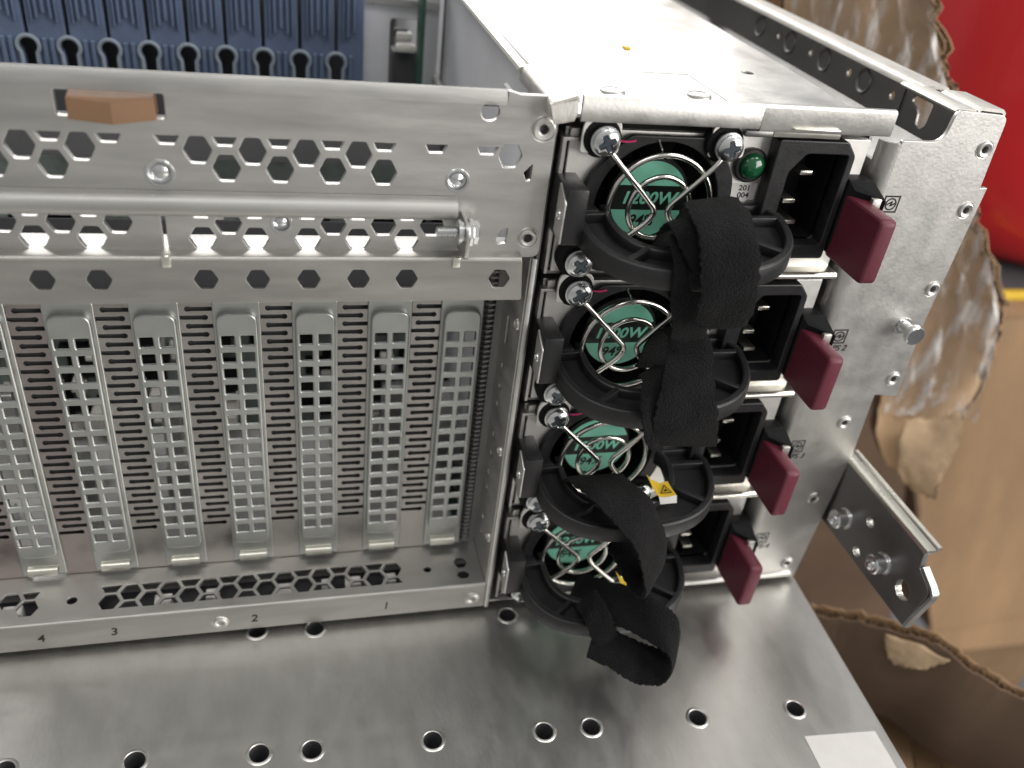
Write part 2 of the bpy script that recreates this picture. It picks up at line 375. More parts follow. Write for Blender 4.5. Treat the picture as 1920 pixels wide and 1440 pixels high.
cxs = [-13.9 - 20.32 * i for i in range(8)]
def slot_cover(cx):
    hol = []
    for r in range(14):
        z = 29.9 + 5.235 * r
        for dx in (-2.5, 2.5): hol.append(rect(cx + dx - 1.6, cx + dx + 1.6, z - 1.55, z + 1.45, .18))
    body = rpoly([(cx - 5.3, 23.6), (cx + 5.3, 23.6), (cx + 5.3, 106.2), (cx - 5.3, 106.2)], [2.4, 2.4, 3.0, 3.0], 5)
    mb = MB().plate(body, hol, 1.0, front(YS - 3.0), .45)
    mb.plate(rpoly([(cx - 5.25, 23.7), (cx + 5.25, 23.7), (cx + 5.25, 106.1), (cx - 5.25, 106.1)], [2.4, 2.4, 3.0, 3.0], 5), [rpoly([(cx - 4.5, 24.5), (cx + 4.5, 24.5), (cx + 4.5, 105.3), (cx - 4.5, 105.3)], [2, 2, 2.5, 2.5], 5)], 2.2, front(YS - 2.5), .05)
    o = emit('slot_cover', mb, 'steel_cover', CH, smooth=50)
    # tapering shoulder round the raised field, flat foot and bent tongue
    sh = MB().plate(rpoly([(cx - 6.1, 14.6), (cx + 6.1, 14.6), (cx + 6.1, 24), (cx + 6.1, 109), (cx - 6.1, 109), (cx - 6.1, 24)], .6, 2),
                    [rpoly([(cx - 4.9, 24), (cx + 4.9, 24), (cx + 4.9, 105.8), (cx - 4.9, 105.8)], [2.2, 2.2, 2.8, 2.8], 5)], .9, front(YS - 1.1), .3)
    emit('cover_base', sh, 'steel_cover', o, smooth=50)
    emit('cover_tongue', MB().strip([(YS - .2, 18.6), (YS - 2.6, 18.4), (YS - 3.0, 18.0), (YS - 3.1, 16.2)], .8, cx - 4.1, cx + 4.1), 'edge', o, smooth=50)
    return o
cover0 = slot_cover(cxs[0])
def copy_tree(o, parent, dloc):
    c = o.copy(); COL.objects.link(c)
    if parent is not None: c.parent = parent
    c.location = o.location + dloc
    ORG[c.name] = ORG[o.name] + dloc / S
    for ch in [k for k in bpy.data.objects if k.parent == o]:
        copy_tree_child(ch, c)
    return c
def copy_tree_child(o, parent):
    c = o.copy(); COL.objects.link(c); c.parent = parent
    for ch in [k for k in bpy.data.objects if k.parent == o]: copy_tree_child(ch, c)
for i in range(1, 8): copy_tree(cover0, CH, Vector((-20.32 * i * S, 0, 0)))

def slit(xo, xi, z, w=.62, bulb=.82):
    """keyhole slit from the edge xo to the bulb end at xi"""
    sg = 1 if xi > xo else -1
    p = [(xo, z - w), (xi - sg * bulb, z - w)] + [(xi + sg * bulb * math.cos(t), z + bulb * math.sin(t)) for t in [math.radians(a) for a in (-120, -80, -40, 0, 40, 80, 120)]] + [(xi - sg * bulb, z + w), (xo, z + w)]
    return p
for i in range(8):
    cx = cxs[i] - 10.16
    hol = []
    for r in range(15):
        z = 30.5 + r * 5.235
        hol.append(slit(cx - 4.6, cx + 2.1, z)); hol.append(slit(cx + 4.6, cx - 2.1, z + 2.6))
    mb = MB().plate([(cx - 4.9, 13.5), (cx + 4.9, 13.5), (cx + 4.9, 109), (cx - 4.9, 109)], hol, .5, front(YS - .2), .06)
    o = emit('spring_strip', mb, 'steel_warm' if i > 4 else 'steel_spring', CH)
    emit('slit_shade_sheet', MB().box(cx - 4.6, cx + 4.6, YS + 1.6, YS + 2.0, 14, 109), 'wallm', o)  # dark sheet added behind the slits to stand in for shade
# floor of the bay with honeycomb
fh = []
k0 = -31.4
for k in range(16):
    x = k0 - 5.68 * k
    if k % 2 == 0: fh.append(hexa(x, 10.0, 3.1, 2.95, rnd=.2)); fh.append(hexa(x, 3.4, 3.1, 2.95, bot=3.9, rnd=.2))
    else: fh.append(hexa(x, 6.7, 3.1, 2.95, rnd=.2)); fh.append(hexa(x, 13.3, 3.1, 2.95, top=13.1, rnd=.2))
for x, y in [(-144.2, 10.2), (-138.9, 6.8), (-155, 10.2), (-149.6, 6.8)]: fh.append(hexa(x, y, 3.1, 2.95, rnd=.2))
for x in (-138.9, -149.6): fh.append(hexa(x, 13.2, 2.5, 2.75, top=13.1, rnd=.2))
fh += [circ(-127.1, 8.5, 1.5, 16), circ(-19.9, 8.6, 1.25, 16), hexa(-8.6, 10.4, 2.2, 2.2, rnd=.3), hexa(-8.5, 5.0, 2.2, 1.6, rnd=.3)]
emit('bay_floor', MB().plate([(-175, 1.0), (-2.1, 1.0), (-2.1, YS + .4), (-175, YS + .4)], fh, .9, flat(13.2), .1), 'steel', CH)
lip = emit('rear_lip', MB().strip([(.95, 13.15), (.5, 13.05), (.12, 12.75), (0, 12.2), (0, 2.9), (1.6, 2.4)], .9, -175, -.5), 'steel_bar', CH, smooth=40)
for body, x in (('1', -34.3), ('2', -74.9), ('3', -115.1), ('4', -134.9)):
    vs, fs = text2d(body, 4.4, .12, .05); mb = MB().add([(x + v[0], -.06 - v[2], 7.3 + v[1]) for v in vs], fs); emit('slot_number', mb, 'ink', lip, smooth=0)
for x in (-84.9, -6.0):
    a, d = MB(), MB(); rivet(a, d, x, 7.0, 0, 2.1, .95); o = emit('lip_rivet', a, 'steel_ear', CH); emit('rivet_socket', d, 'steel_dark', o)
vs, fs = text2d('P', 3.4, 0, .02); emit('stamped_mark', MB().add([(-4.9 + v[0], YS - .05 - v[2], 19.5 + v[1]) for v in vs], fs), 'paper', CH, smooth=0)

# ---- things inside the case, seen through the holes and over the rim
emit('chassis_floor', MB().box(-300, 113.5, 1.8, 300, 2.6, 3.4), 'steel', CH)
emit('far_wall', MB().box(-300, 118, 300, 301, 3, 172), 'steel_dark', CH)
emit('left_wall', MB().box(-301, -300, 2, 300, 3, 172), 'steel', CH)
for x0, x1, y0, y1 in ((-104.5, -99.5, 7.5, 11.5), (-89.5, -85.5, 8, 12), (-68.5, -63, 6.5, 11.5), (-46.5, -41.5, 8, 12), (-54, -51.5, 9, 12), (-147, -141.5, 8, 11.8), (-34, -30, 8, 12)):
    emit('floor_glint_block', MB().box(x0, x1, y0, y1, 3.5, 9.5, .3), 'paper', CH)  # white blocks stand in for light glinting through the floor holes
emit('floor_shade_sheet', MB().box(-175, -4, 2.2, 19, 3.42, 3.46), 'wallm', CH)  # dark sheet stands in for the shade under the floor holes
mbd_ = emit('main_board', MB().box(-296, -4, 30, 296, 11, 12.6), 'pcb', CH)
emit('riser_board', MB().box(-175, -6, 92, 93.6, 13, 128), 'pcbpale', CH)
cm = MB()
for k in range(70):
    x = random.uniform(-170, -8); z = random.uniform(16, 100); w = random.uniform(1.5, 6); h = random.uniform(1.5, 7)
    cm.box(x, x + w, 92 - random.uniform(1, 14), 92, z, z + h, .2, seg=1)
emit('pale_components', cm, 'comp', mbd_)
cm = MB()
for k in range(110):
    x = random.uniform(-170, -8); z = random.uniform(16, 106); w = random.uniform(4, 12); h = random.uniform(4, 12)
    cm.box(x, x + w, 92 - random.uniform(1, 7), 92, z, z + h, .2, seg=1)
emit('dark_components', cm, 'blackm', mbd_)
cm = MB()
for k in range(40):
    x = random.uniform(-172, -10); y = random.uniform(36, 78); w = random.uniform(3, 10); h = random.uniform(4, 44)
    cm.box(x, x + w, y, y + random.uniform(3, 8), 12.6, 12.6 + h, .3, seg=1)
emit('steel_components', cm, 'steel_lid', mbd_)
emit('lit_floor_sheet', MB().box(-172, -8, 24, 88, 13, 14), 'paper', mbd_)  # white sheet put in so the lower cover holes look lit

# blue plastic guide block with keyhole slots
BG = thing('card_guide', 'row of dark blue plastic card guides with keyhole gaps inside the open server', 'card guide', (-100, 150, 3.4))
kx = [-145.1 + 13.0 * k for k in range(-3, 9)]
kh = []
for x in kx:
    kh.append([(x + 1.9, 100), (x + 1.9, 133)] + [(x + 3.1 * math.sin(t), 137.2 + 3.0 * -math.cos(t)) for t in [math.radians(a) for a in range(45, 176, 18)]] +
              [(x + .55, 141), (x + .75, 166), (x - .75, 166), (x - .55, 141)] + [(x + 3.1 * math.sin(t), 137.2 + 3.0 * -math.cos(t)) for t in [math.radians(a) for a in range(185, 316, 18)]] + [(x - 1.9, 133), (x - 1.9, 100)])
emit('guide_face', MB().plate([(-200, 90), (-31, 90), (-31, 170), (-200, 170)], kh, 4, front(150), .5), 'blue', BG)
emit('guide_backing', MB().box(-200, -31.4, 162, 166, 3.6, 168), 'greyfloor', BG)
rb = MB()
for x in kx:
    for dx, w in ((-4.3, .9), (4.3, .9), (-2.6, .5), (2.6, .5), (6.5, 1.1)):
        rb.box(x + dx - w / 2, x + dx + w / 2, 148.6, 150.2, 143 + abs(dx) * .8, 169, .25, seg=1)
    for dx in (-5.3, 5.3): rb.box(x + dx - .7, x + dx + .7, 148.8, 150.2, 100, 140, .25, seg=1)
emit('guide_ribs', rb, 'blue', BG)
for x in kx:
    ring = [(x + 3.5 * math.sin(t), 149.4, 137.2 - 3.4 * math.cos(t)) for t in [math.radians(a) for a in range(48, 313, 12)]]
    emit('keyhole_rim', MB().tube([(x + 2.5, 149.4, 112)] + ring + [(x - 2.5, 149.4, 112)], .75, 8), 'blueedge', BG)
emit('guide_base', MB().box(-200, -31.2, 150.2, 161.9, 3.5, 89.6), 'wallm', BG)
pn = emit('fan_panel', MB().plate([(-31, 20), (-2.8, 20), (-2.8, 172), (-31, 172)], [rect(-21.2, -10.6, 90, 153.5, 1.5)], 1.2, front(153), .2), 'zincwall', CH)
emit('panel_edge', MB().plate([(-31, 158.6), (-3, 157.6), (-3, 160), (-31, 161)], [], .8, front(151.6), .1), 'steel', pn)
emit('panel_block', MB().box(-19.5, -10, 156, 165, 60, 141, .5).box(-19.2, -14, 155, 158, 146.5, 149.5, .6), 'wallm', pn)
emit('panel_connector', MB().box(-18.6, -12.4, 153.5, 157, 145.2, 148.6, .8).box(-18.4, -11, 153.4, 157, 141.2, 144.2, .8), 'comp', pn)
tag(emit('circuit_board', MB().box(-11.6, -10.0, 140, 149, 12.7, 172, .1), 'pcb', loc=(-10.8, 145, 12.7)), 'thin green circuit board standing upright beside the blue card guides', 'circuit board')
emit('wall_cable', MB().tube([(-3, 168, 132), (-3, 150, 133), (-3.2, 140, 133.2)], 1.1, 8), 'comp', CH)
emit('wall_seam', MB().box(-1.6, -1.0, 150, 151.2, 20, 170), 'steel_dark', CH)

# ---- power supply cage
emit('cage_left_wall', MB().plate([(22.5, 3.4), (299, 3.4), (299, 168.8), (22.5, 171.6)], [], 1.0, side(-1.0), .1), 'zincwall', CH)
emit('cage_edge_strip', MB().strip([(-4.4, 170.6), (-4.0, 171.3), (-3.2, 171.5), (1.2, 170.4)], -1, 24, 299, lambda x, a, c: (a, x, c)), 'edge', CH)
# folded corner piece above the panel
cor = MB().strip([(-3.6, 168.0), (-3.5, 170.6), (-3.0, 171.4), (2.2, 173.1), (2.9, 172.8), (3.2, 171.6)], -.9, -4.6, 25.0, lambda x, a, c: (a, x, c))
emit('corner_fold', cor, 'steel_flange', CH, smooth=50)
emit('corner_lip', MB().loft([[(-3.6, -4.4, 170.9), (2.6, -4.4, 172.6)], [(-3.2, -5.6, 168.6), (2.8, -5.6, 170.2)], [(-2.4, -5.2, 166.6), (2.2, -5.2, 167.6)]], .8, (0, 1, 0)), 'steel_flange', CH, smooth=60)
emit('corner_brace', MB().strip([(-11.4, 171.0), (-8.8, 167.5), (-3.6, 166.8)], .8, 1.2, 9, lambda x, a, c: (a, x, c)), 'steel_dark', CH)
lid = MB().plate([(1.2, -.4), (86.3, -.4), (86.3, 20), (87.6, 60), (87.6, 298), (1.2, 298)], [circ(70.1, 45.8, 2.0, 24, 1.9)], 1.0, flat(168), .1)
lido = emit('cage_lid', lid, 'steel_lid', CH)
for x, y in ((19.1, 18.3), (42.9, 18.5)):
    emit('lid_boss', MB().lathe([(3.3, 0), (3.1, .55), (2.7, .75), (2.4, .55), (.05, .5)], (x, y, 168), (0, 0, 1), 30, cap=False), 'steel', lido)
emit('lid_crease', MB().tube([(33, 39, 168.0), (48.5, 39.3, 168.02), (49.8, 11, 168.02)], .13, 6), 'steel_dark', lido)
emit('gold_clip', MB().box(38.2, 40.2, 64, 66.6, 168, 168.7, .15), 'yellow', lido)
bar2 = MB().strip([(-.6, 172.6), (-1.6, 172.5), (-2.1, 171.9), (-2.2, 167.2), (-2.0, 166.6)], .9, 4.8, 50.5)
bar2.strip([(-.6, 172.6), (-1.6, 172.5), (-2.15, 171.9), (-2.35, 166.9), (-2.0, 166.1)], .9, 50.5, 87.3)
emit('cage_front_bar', bar2, 'steel_ear', CH, smooth=40)
emit('cage_clip', MB().box(55, 73.6, -1.6, -.6, 164.7, 166.9, .2).box(59.5, 72.2, -3.0, -2.3, 167.0, 167.35, .1), 'edge', CH)
emit('cage_clip_tip', MB().box(47, 54.6, -2.2, -.4, 164.6, 166.2, .4), 'steel_dark', CH)
# shelves between the supplies
for k in range(4):
    z = 127.1 - 40.43 * k
    e = 45 if k < 3 else 30
    x1 = 87 if k < 3 else 112
    shf = MB().strip([(90, z), (0, z), (-.9, z - .25), (-1.3, z - .9), (-1.1, z - 1.7), (-.3, z - 2.0)], .8, e, x1)
    emit('cage_shelf', shf, 'edge' if k < 3 else 'steel', CH, smooth=50)
    emit('shelf_tail', MB().box(3.0, e, 3.2, 90, z - 2.2, z - 1.2, .2), 'steel_dark', CH)
emit('cage_inner_wall', MB().box(86.9, 87.7, 5, 290, 3.6, 166.9), 'steel', CH)
emit('cage_inner_wall', MB().box(.8, 1.6, 4, 290, 3.6, 166.9), 'steel_dark', CH)
# L-shaped trim left of each supply
for k in range(4):
    z = 161.6 - 40.43 * k
    emit('side_trim', MB().plate(rpoly([(2.6, z - 36), (3.5, z - 36), (3.6, z - .9), (6.6, z - .9), (6.6, z), (2.6, z)], .2, 2), [], 6, front(1.8), .15), 'steel', CH)

# ---- right ear plate
EAR = rpoly([(93.2, 2.6), (114.9, 2.6), (118.2, 59.5), (117.0, 83.6), (125.4, 82.6), (123.8, 110.8), (125.3, 152.6), (123.0, 152.3), (122.1, 172.2), (106.2, 173.0), (105.4, 164.6), (93.2, 164.6)],
            [0, .6, .8, .6, .8, .4, .5, .3, 2.2, 2.2, 3.6, .5])
RIV = [(119, 163.2), (121.2, 146), (121.5, 121.3), (121.2, 89.6), (109.9, 73.1), (109.9, 40.6), (109.6, 9.9)]
ear = emit('ear_plate', MB().plate(EAR, [circ(x, z, 1.1, 16) for x, z in RIV], 1.2, front(0), .13), 'steel_ear', CH)
ef = [(93.3 - 4.2 * math.sin(t), 4.2 * (1 - math.cos(t))) for t in [math.radians(a) for a in range(0, 91, 10)]]
emit('ear_fold', MB().strip(ef, -1.1, 2.7, 163.6, lambda x, a, c: (a, c, x)), 'steel_ear', ear, smooth=60)
emit('ear_return', MB().box(89.1, 90.2, 4.25, 30, 2.7, 158), 'steel_ear', ear)
for x, z in RIV:
    a, d = MB(), MB(); rivet(a, d, x, z, 0, 2.15, 1.0); o = emit('ear_rivet', a, 'steel_ear', CH); emit('rivet_socket', d, 'wallm', o)
emit('guide_pin', MB().lathe([(2.8, -.1), (2.6, .3), (1.75, .4), (1.75, 4.2), (2.9, 4.4), (3.05, 4.8), (3.05, 6.0), (2.75, 6.4), (.05, 6.45)], (116.9, 0, 108.9), (0, -1, 0), 30), 'zinc', CH)
def icon(x, z, label):
    mb = MB(); y = -.05; w = .2
    h = 2.45
    fr_ = [(x - h, z - h), (x + h, z - h), (x + h, z + h), (x - h, z + h)]
    mb.plate(rect(x - h, x + h, z - h, z + h), [rect(x - h + .45, x + h - .45, z - h + .45, z + h - .45)], .06, front(y), .0)
    mb.plate(circ(x, z, 1.75, 28), [circ(x, z, 1.34, 28)], .06, front(y), .0)
    zz = [(x - 1.25, z - .25), (x + .35, z + .75), (x - .1, z - .55), (x + 1.25, z + .25)]
    for a, c in zip(zz, zz[1:]):
        d = Vector((c[0] - a[0], c[1] - a[1])).normalized(); nrm = Vector((-d.y, d.x)) * w
        mb.prism([(a[0] + nrm.x, a[1] + nrm.y), (a[0] - nrm.x, a[1] - nrm.y), (c[0] - nrm.x, c[1] - nrm.y), (c[0] + nrm.x, c[1] + nrm.y)], front(y), 0, .06)
    mb.box(x - h - 1.5, x - h, y, y + .06, z - h + .5, z - h + .85)
    o = emit('power_symbol', mb, 'ink', ear, smooth=0)
    if not label: return
    vs, fs = text2d(label, 2.9, .25, .03, 'LEFT')
    emit('ear_lettering', MB().add([(x - 1.3 + v[0], -.06 - v[2], z - 4.1 + v[1]) for v in vs], fs), 'ink', ear, smooth=0)
for i, z in enumerate((147.3, 105.6, 64.2, 23.6)):
    icon((96.6, 96.1, 95.9, 95.4)[i], z, ('', 'PS 2', 'PS 3', 'PS-4')[i])

# ---- right side wall, channel and folded flange
wh = [circ(y, 165.4, 1.35, 16) for y in (40.1, 64.5, 89.2, 113)] + [rpoly([(21.2, 168.4), (30.5, 168.4), (30.8, 166.3), (28.5, 165.6), (26.6, 164.4), (26, 161.4), (23.6, 160.6), (21.6, 162.2)], .9, 3)]
SW = MB().plate([(1.3, 3.0), (300, 3.0), (300, 172.4), (1.3, 172.4)], wh, 1.0, side(116), .12)
sw = emit('side_wall', SW, 'steel_dark', CH)  # darker steel colour stands in for the dim surroundings this wall reflects
emit('side_channel', MB().strip([(115.9, 158.6), (114.4, 156.6), (108, 150.5), (106.2, 149.2), (91, 149.2)], .9, 1.6, 299, lambda x, a, c: (a, x, c)), 'steel_dark', CH, smooth=50)
for y in (55.5, 79.9, 104, 128):
    emit('wall_dimple', MB().lathe([(3.9, -.05), (3.5, .35), (2.9, .1), (2.2, -.8), (1.0, -1.3), (.05, -1.35)], (115.9, y, 165.2), (-1, 0, 0), 28, cap=False), 'steel_dark', sw)
for y in (34.5,):
    emit('wall_seam', MB().box(115.6, 115.95, y, y + .5, 150, 171), 'steel_dark', sw)
fl = MB().strip([(110.4, 171.2), (110.5, 172.4), (111.2, 173.1), (112.2, 173.3), (118.6, 173.3), (119.6, 172.9), (119.9, 171.8), (119.7, 169.6), (118.8, 168.9), (118, 168.9)], -1.0, 22, 299, lambda x, a, c: (a, x, c))
emit('side_flange', fl, 'steel_flange', CH, smooth=60)
fl = MB().strip([(106.6, 172.4), (107.2, 173.0), (113.0, 173.0)], -.9, 1.4, 26, lambda x, a, c: (a, x, c))
fl.strip([(113.2, 172.9), (114.4, 173.8), (121.2, 173.4), (122.2, 172.5), (122.2, 170)], -.9, 1.3, 17, lambda x, a, c: (a, x, c))
emit('ear_top_fold', fl, 'steel_flange', CH, smooth=50)
emit('rear_cross_rail', MB().box(60, 116, 172, 184, 167, 172, .8), 'steel', CH)

# ---- slide bracket pointing out past the ear
BR = rpoly([(4, 29.2), (-46.9, 29.8), (-50.2, 47.4), (-43.0, 50.6), (-42.2, 55.8), (4, 55.8)], [0, .6, 2.6, .3, .4, 0])
br = MB().plate(BR, [circ(-19, 46.5, 1.7, 20), circ(-18.9, 33.4, 1.8, 20), circ(-41.4, 39.4, 3.2, 28)], 2.0, side(118.0), .15)
bro = emit('slide_bracket', br, 'steel_dark', CH)
emit('bracket_flange', MB().strip([(118.0, 55.2), (118.2, 56.4), (119.0, 57.0), (121.6, 57.0), (122.3, 57.9), (123.2, 58.0)], -1.1, -42.4, 3.8, lambda x, a, c: (a, x, c)), 'edge', bro, smooth=50)
for y, z, r in ((-19, 46.5, 1.72), (-18.9, 33.4, 1.82), (-41.4, 39.4, 3.22)):
    emit('bracket_hole', MB().lathe([(r, -.02), (r - .02, 1.98)], (118.0, y, z), (1, 0, 0), 28, cap=False), 'edge', bro)
emit('bracket_tip', MB().strip([(-46.9, 29.9), (-47.6, 34), (-50.3, 46.2), (-50.2, 47.4), (-48.8, 48.4), (-43.4, 50.9)], 1.0, 118.2, 120.4), 'steel', bro, smooth=50)
for y, z in ((-8.6, 38.8), (-30.6, 40.0)):
    s_ = MB().lathe([(3.7, 0), (3.6, .35), (3.0, .5), (3.0, 1.2), (3.2, 1.4), (3.2, 4.2), (2.8, 4.6), (1.7, 4.6), (1.6, 5.6), (.9, 6.3), (.05, 6.4)], (118.0, y, z), (-1, 0, 0), 26)
    emit('bracket_stud', s_, 'zinc', bro)

# ================================================================== power supplies
P0 = (45, 0, 125.0)
PS = thing('power_supply', 'topmost power supply, directly below the bright cage lid', 'power supply', P0, 'power supplies stacked in the cage')
FX, FZ = 29.2, 145.2
fan_clip = lambda r: clip(clip(circ(FX, FZ, r, 56), 1, 163.0, True), 1, 126.6, False)
face_holes = [circ(FX, FZ, 17.2, 48)]
io = rpoly([(57.6, 131.6), (80.2, 131.6), (80.2, 160.4), (77.2, 164.0), (57.6, 164.0)], [.8, 1.0, 1.0, .6, .8], 3)
ic = rpoly([(62.4, 140.2), (66.2, 135.6), (78.2, 135.6), (78.2, 160.6), (66.2, 160.6), (62.4, 155.6)], 1.0, 3)
face_holes.append(ic)
emit('face_plate', MB().plate(rpoly([(4.7, 125.8), (86.2, 125.8), (86.2, 163.4), (4.7, 163.4)], .4, 2), face_holes, 1.0, front(3.0), .12), 'steel_face', PS)
emit('body', MB().box(3.8, 86.4, 4.6, 290, 126.0, 126.9).box(3.8, 86.4, 4.6, 290, 162.6, 163.3).box(3.8, 4.6, 4.6, 290, 127, 162.5).box(85.6, 86.4, 4.6, 290, 127, 162.5), 'steel', PS)
# fan housing
fo = []
for p in circ(FX, FZ, 21.6, 64):
    fo.append((min(max(p[0], 6.6), 49.2), min(max(p[1], 126.7), 162.8)))
fo2 = rpoly([(8.0, 139), (10, 152), (17, 160.5), (19, 163), (41.5, 163), (44, 160), (48.6, 154), (49.6, 146), (48.6, 137), (44, 129), (42.5, 126.7), (15.5, 126.7), (12.5, 130)], 3, 4)
fan = emit('fan_housing', MB().plate(fo2, [circ(FX, FZ, 16.4, 56)], 2.0, front(.9), .35), 'blackp', PS)
emit('fan_tunnel', MB().lathe([(16.6, 0), (16.4, -24), (.05, -24)], (FX, 2.2, FZ), (0, -1, 0), 40, cap=False), 'cavity', fan)
bl = MB()
for k in range(7):
    a = 2 * PI * k / 7 + .3; n_ = 5; rows = []
    for r in (9.5, 12.8, 16.0):
        rows.append([(FX + r * math.cos(a + (j / n_) * .62), 8.2 + 5.5 * j / n_, FZ + r * math.sin(a + (j / n_) * .62)) for j in range(n_ + 1)])
    bl.loft(rows, .7, (0, 1, 0))
emit('fan_blades', bl, 'blackm', fan)
hub = emit('fan_hub', MB().lathe([(10.9, -9), (10.9, -.4), (10.4, 0), (.05, .02)], (FX, 6.2, FZ), (0, -1, 0), 44), 'blackp', fan)
lab = emit('fan_label', MB().plate(circ(FX, FZ - .4, 10.2, 48), [], .1, front(6.06), .0), 'green', PS)
band = clip(clip(circ(FX, FZ - .4, 10.35, 64), 1, 148.5, True), 1, 141.9, False)
emit('label_band', MB().plate(band, [], .06, front(6.0), .0), 'inkblack', lab)
vs, fs = text2d('1200W', 4.6, .2, .12, 'CENTER', .03, 1.08)
emit('label_rating', MB().add([(FX - .2 + v[0], 5.96 - v[2], 145.0 + v[1]) for v in vs], fs), 'greenink', lab, smooth=0)
vs, fs = text2d('94%', 4.2, .2, .09, 'CENTER', .03, 1.0)
emit('label_efficiency', MB().add([(FX - 1.2 + v[0], 6.02 - v[2], 138.9 + v[1]) for v in vs], fs), 'ink', lab, smooth=0)
emit('fan_wire', MB().tube([(14.8, .7, 161.6), (18.6, .6, 161.4), (20.5, .9, 161.6)], .28, 6), 'magenta', fan)
emit('fan_lead', MB().tube(catmull([(26.2, .8, 162.2), (28.2, .55, 158.8), (28.8, .9, 157.0)], 4), .25, 6), 'wire', fan)
# wire guard
gd = MB()
for R_ in (13.6, 8.1):
    gd.tube([(FX + R_ * math.cos(2 * PI * k / 56), -.9, FZ + .2 + R_ * math.sin(2 * PI * k / 56)) for k in range(56)], .74, 8, closed=True)
gd.tube(catmull([(12.4, -.8, 161.2), (14.6, -1.9, 158.6), (24.6, -2.1, 148.6), (27.3, -2.1, 145.6), (27.0, -2.1, 143.2), (23.6, -2.1, 139.6), (14.2, -1.9, 132.4), (11.6, -.8, 130.4)], 7), .78, 8)
gd.tube(catmull([(43.7, -.8, 160.9), (41.6, -1.9, 157.4), (34.6, -2.1, 149.6), (31.6, -2.1, 146.2), (31.8, -2.1, 143.6), (35.0, -2.1, 139.6), (42.0, -1.9, 132.4), (44.4, -.8, 130.4)], 7), .78, 8)
emit('fan_guard', gd, 'wire', PS, smooth=60)
# screws with their dark washers and pale tabs
def phillips(cx, y, cz, r, turn):
    mb = MB(); nr, na = 26, 64; vs = []; fs = []
    for i in range(nr + 1):
        q = i / nr
        for k in range(na):
            t = 2 * PI * k / na; x, z = q * r * math.cos(t), q * r * math.sin(t)
            hgt = 1.05 * (1 - (q * .97) ** 3)
            u, w = x * math.cos(turn) + z * math.sin(turn), -x * math.sin(turn) + z * math.cos(turn)
            m_ = min(abs(u), abs(w)); far = max(abs(u), abs(w)); wid = .60 + .40 * (1 - far / (r * .66))
            if far < r * .66 and m_ < wid:
                hgt -= 1.9 * min(1, (wid - m_) / .15) * min(1, (r * .66 - far) / .25)
            vs.append((cx + x, y - hgt, cz + z))
    for i in range(nr):
        for k in range(na):
            fs.append((i * na + k, i * na + (k + 1) % na, (i + 1) * na + (k + 1) % na, (i + 1) * na + k))
    mb.add(vs, fs)
    mb.lathe([(r, 0), (r * .99, -.7), (r * .86, -.95)], (cx, y, cz), (0, -1, 0), na, cap=False)
    mb.lathe([(r * .86, -.9), (r * 1.12, -1.0), (r * 1.14, -1.6), (r * .9, -1.8)], (cx, y, cz), (0, -1, 0), na, cap=False)
    mb.lathe([(r * .8, -1.8), (r * 1.02, -1.9), (r * 1.02, -2.5), (r * .6, -2.6)], (cx, y, cz), (0, -1, 0), na, cap=False)
    return mb
for (x, z, tn) in ((11.9, 162.0, .5), (44.0, 161.7, .25), (10.5, 130.2, .9), (44.2, 130.2, .1)):
    s_ = emit('guard_screw', phillips(x, -2.6, z, 3.25, tn), 'zinc', PS, smooth=38)
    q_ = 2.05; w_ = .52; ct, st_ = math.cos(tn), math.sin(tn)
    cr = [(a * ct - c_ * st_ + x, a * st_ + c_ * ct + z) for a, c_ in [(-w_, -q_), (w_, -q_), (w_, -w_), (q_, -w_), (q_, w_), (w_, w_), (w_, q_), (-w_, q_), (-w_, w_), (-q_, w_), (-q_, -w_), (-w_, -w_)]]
    emit('cross_shade_plate', MB().prism(cr, front(-3.25), 0, .2), 'recess', s_, smooth=0)  # dark bluish plate painting the shade inside the screw cross
    emit('screw_washer', MB().lathe([(4.9, -3.2), (5.0, -.5), (4.6, 0), (.5, .05)], (x - .5, -.3, z + .4), (0, -1, 0), 32), 'blackm', s_)
for x, z in ((11.0, 161.6), (44.0, 161.6)):
    emit('screw_tab', MB().plate(rpoly([(x - 4.6, z - 3), (x + 5.0, z - 3), (x + 5.0, z + 5.4), (x - 4.6, z + 5.4)], [1, 1, 2.6, 2.6], 5), [], .8, front(-.2), .12), 'steel_face', PS)
# status lamp and serial sticker on the pale strip
led = emit('status_lamp', MB().lathe([(4.5, -1.2), (4.5, .0), (4.1, .3), (3.4, .35), (3.3, .1)], (53.2, 2.0, 156.0), (0, -1, 0), 34, cap=False), 'blackp', PS)
emit('lamp_lens', MB().lathe([(3.35, .1), (3.2, .9), (2.6, 1.7), (1.6, 2.2), (.05, 2.4)], (53.4, 2.0, 156.0), (0, -1, 0), 30, cap=False), 'led', led)
skr = emit('serial_sticker', MB().plate([(49.9, 146.5), (57.0, 146.5), (57.0, 150.9), (49.9, 150.9)], [], .12, front(2.86), .02), 'paper', PS)
for body, z in (('201', 149.7), ('004', 147.75)):
    vs, fs = text2d(body, 2.05, 0, .035, 'CENTER', .02, 1.1); emit('sticker_print', MB().add([(53.7 + v[0], 2.83 - v[2], z + v[1]) for v in vs], fs), 'ink', skr, smooth=0)
# mains inlet
io = rpoly([(57.6, 131.6), (80.2, 131.6), (80.2, 160.4), (77.2, 164.0), (57.6, 164.0)], [.8, 1.0, 1.0, .6, .8], 3)
ic = rpoly([(62.4, 140.2), (66.2, 135.6), (78.2, 135.6), (78.2, 160.6), (66.2, 160.6), (62.4, 155.6)], 1.0, 3)
inl = emit('mains_inlet', MB().plate(io, [ic], 5.5, front(-1.2), .35), 'blackp', PS)
emit('inlet_pocket', MB().prism(ic, front(4.4), 13, 13.6).prism(ic, front(4.2), 0, .01), 'cavity', inl)
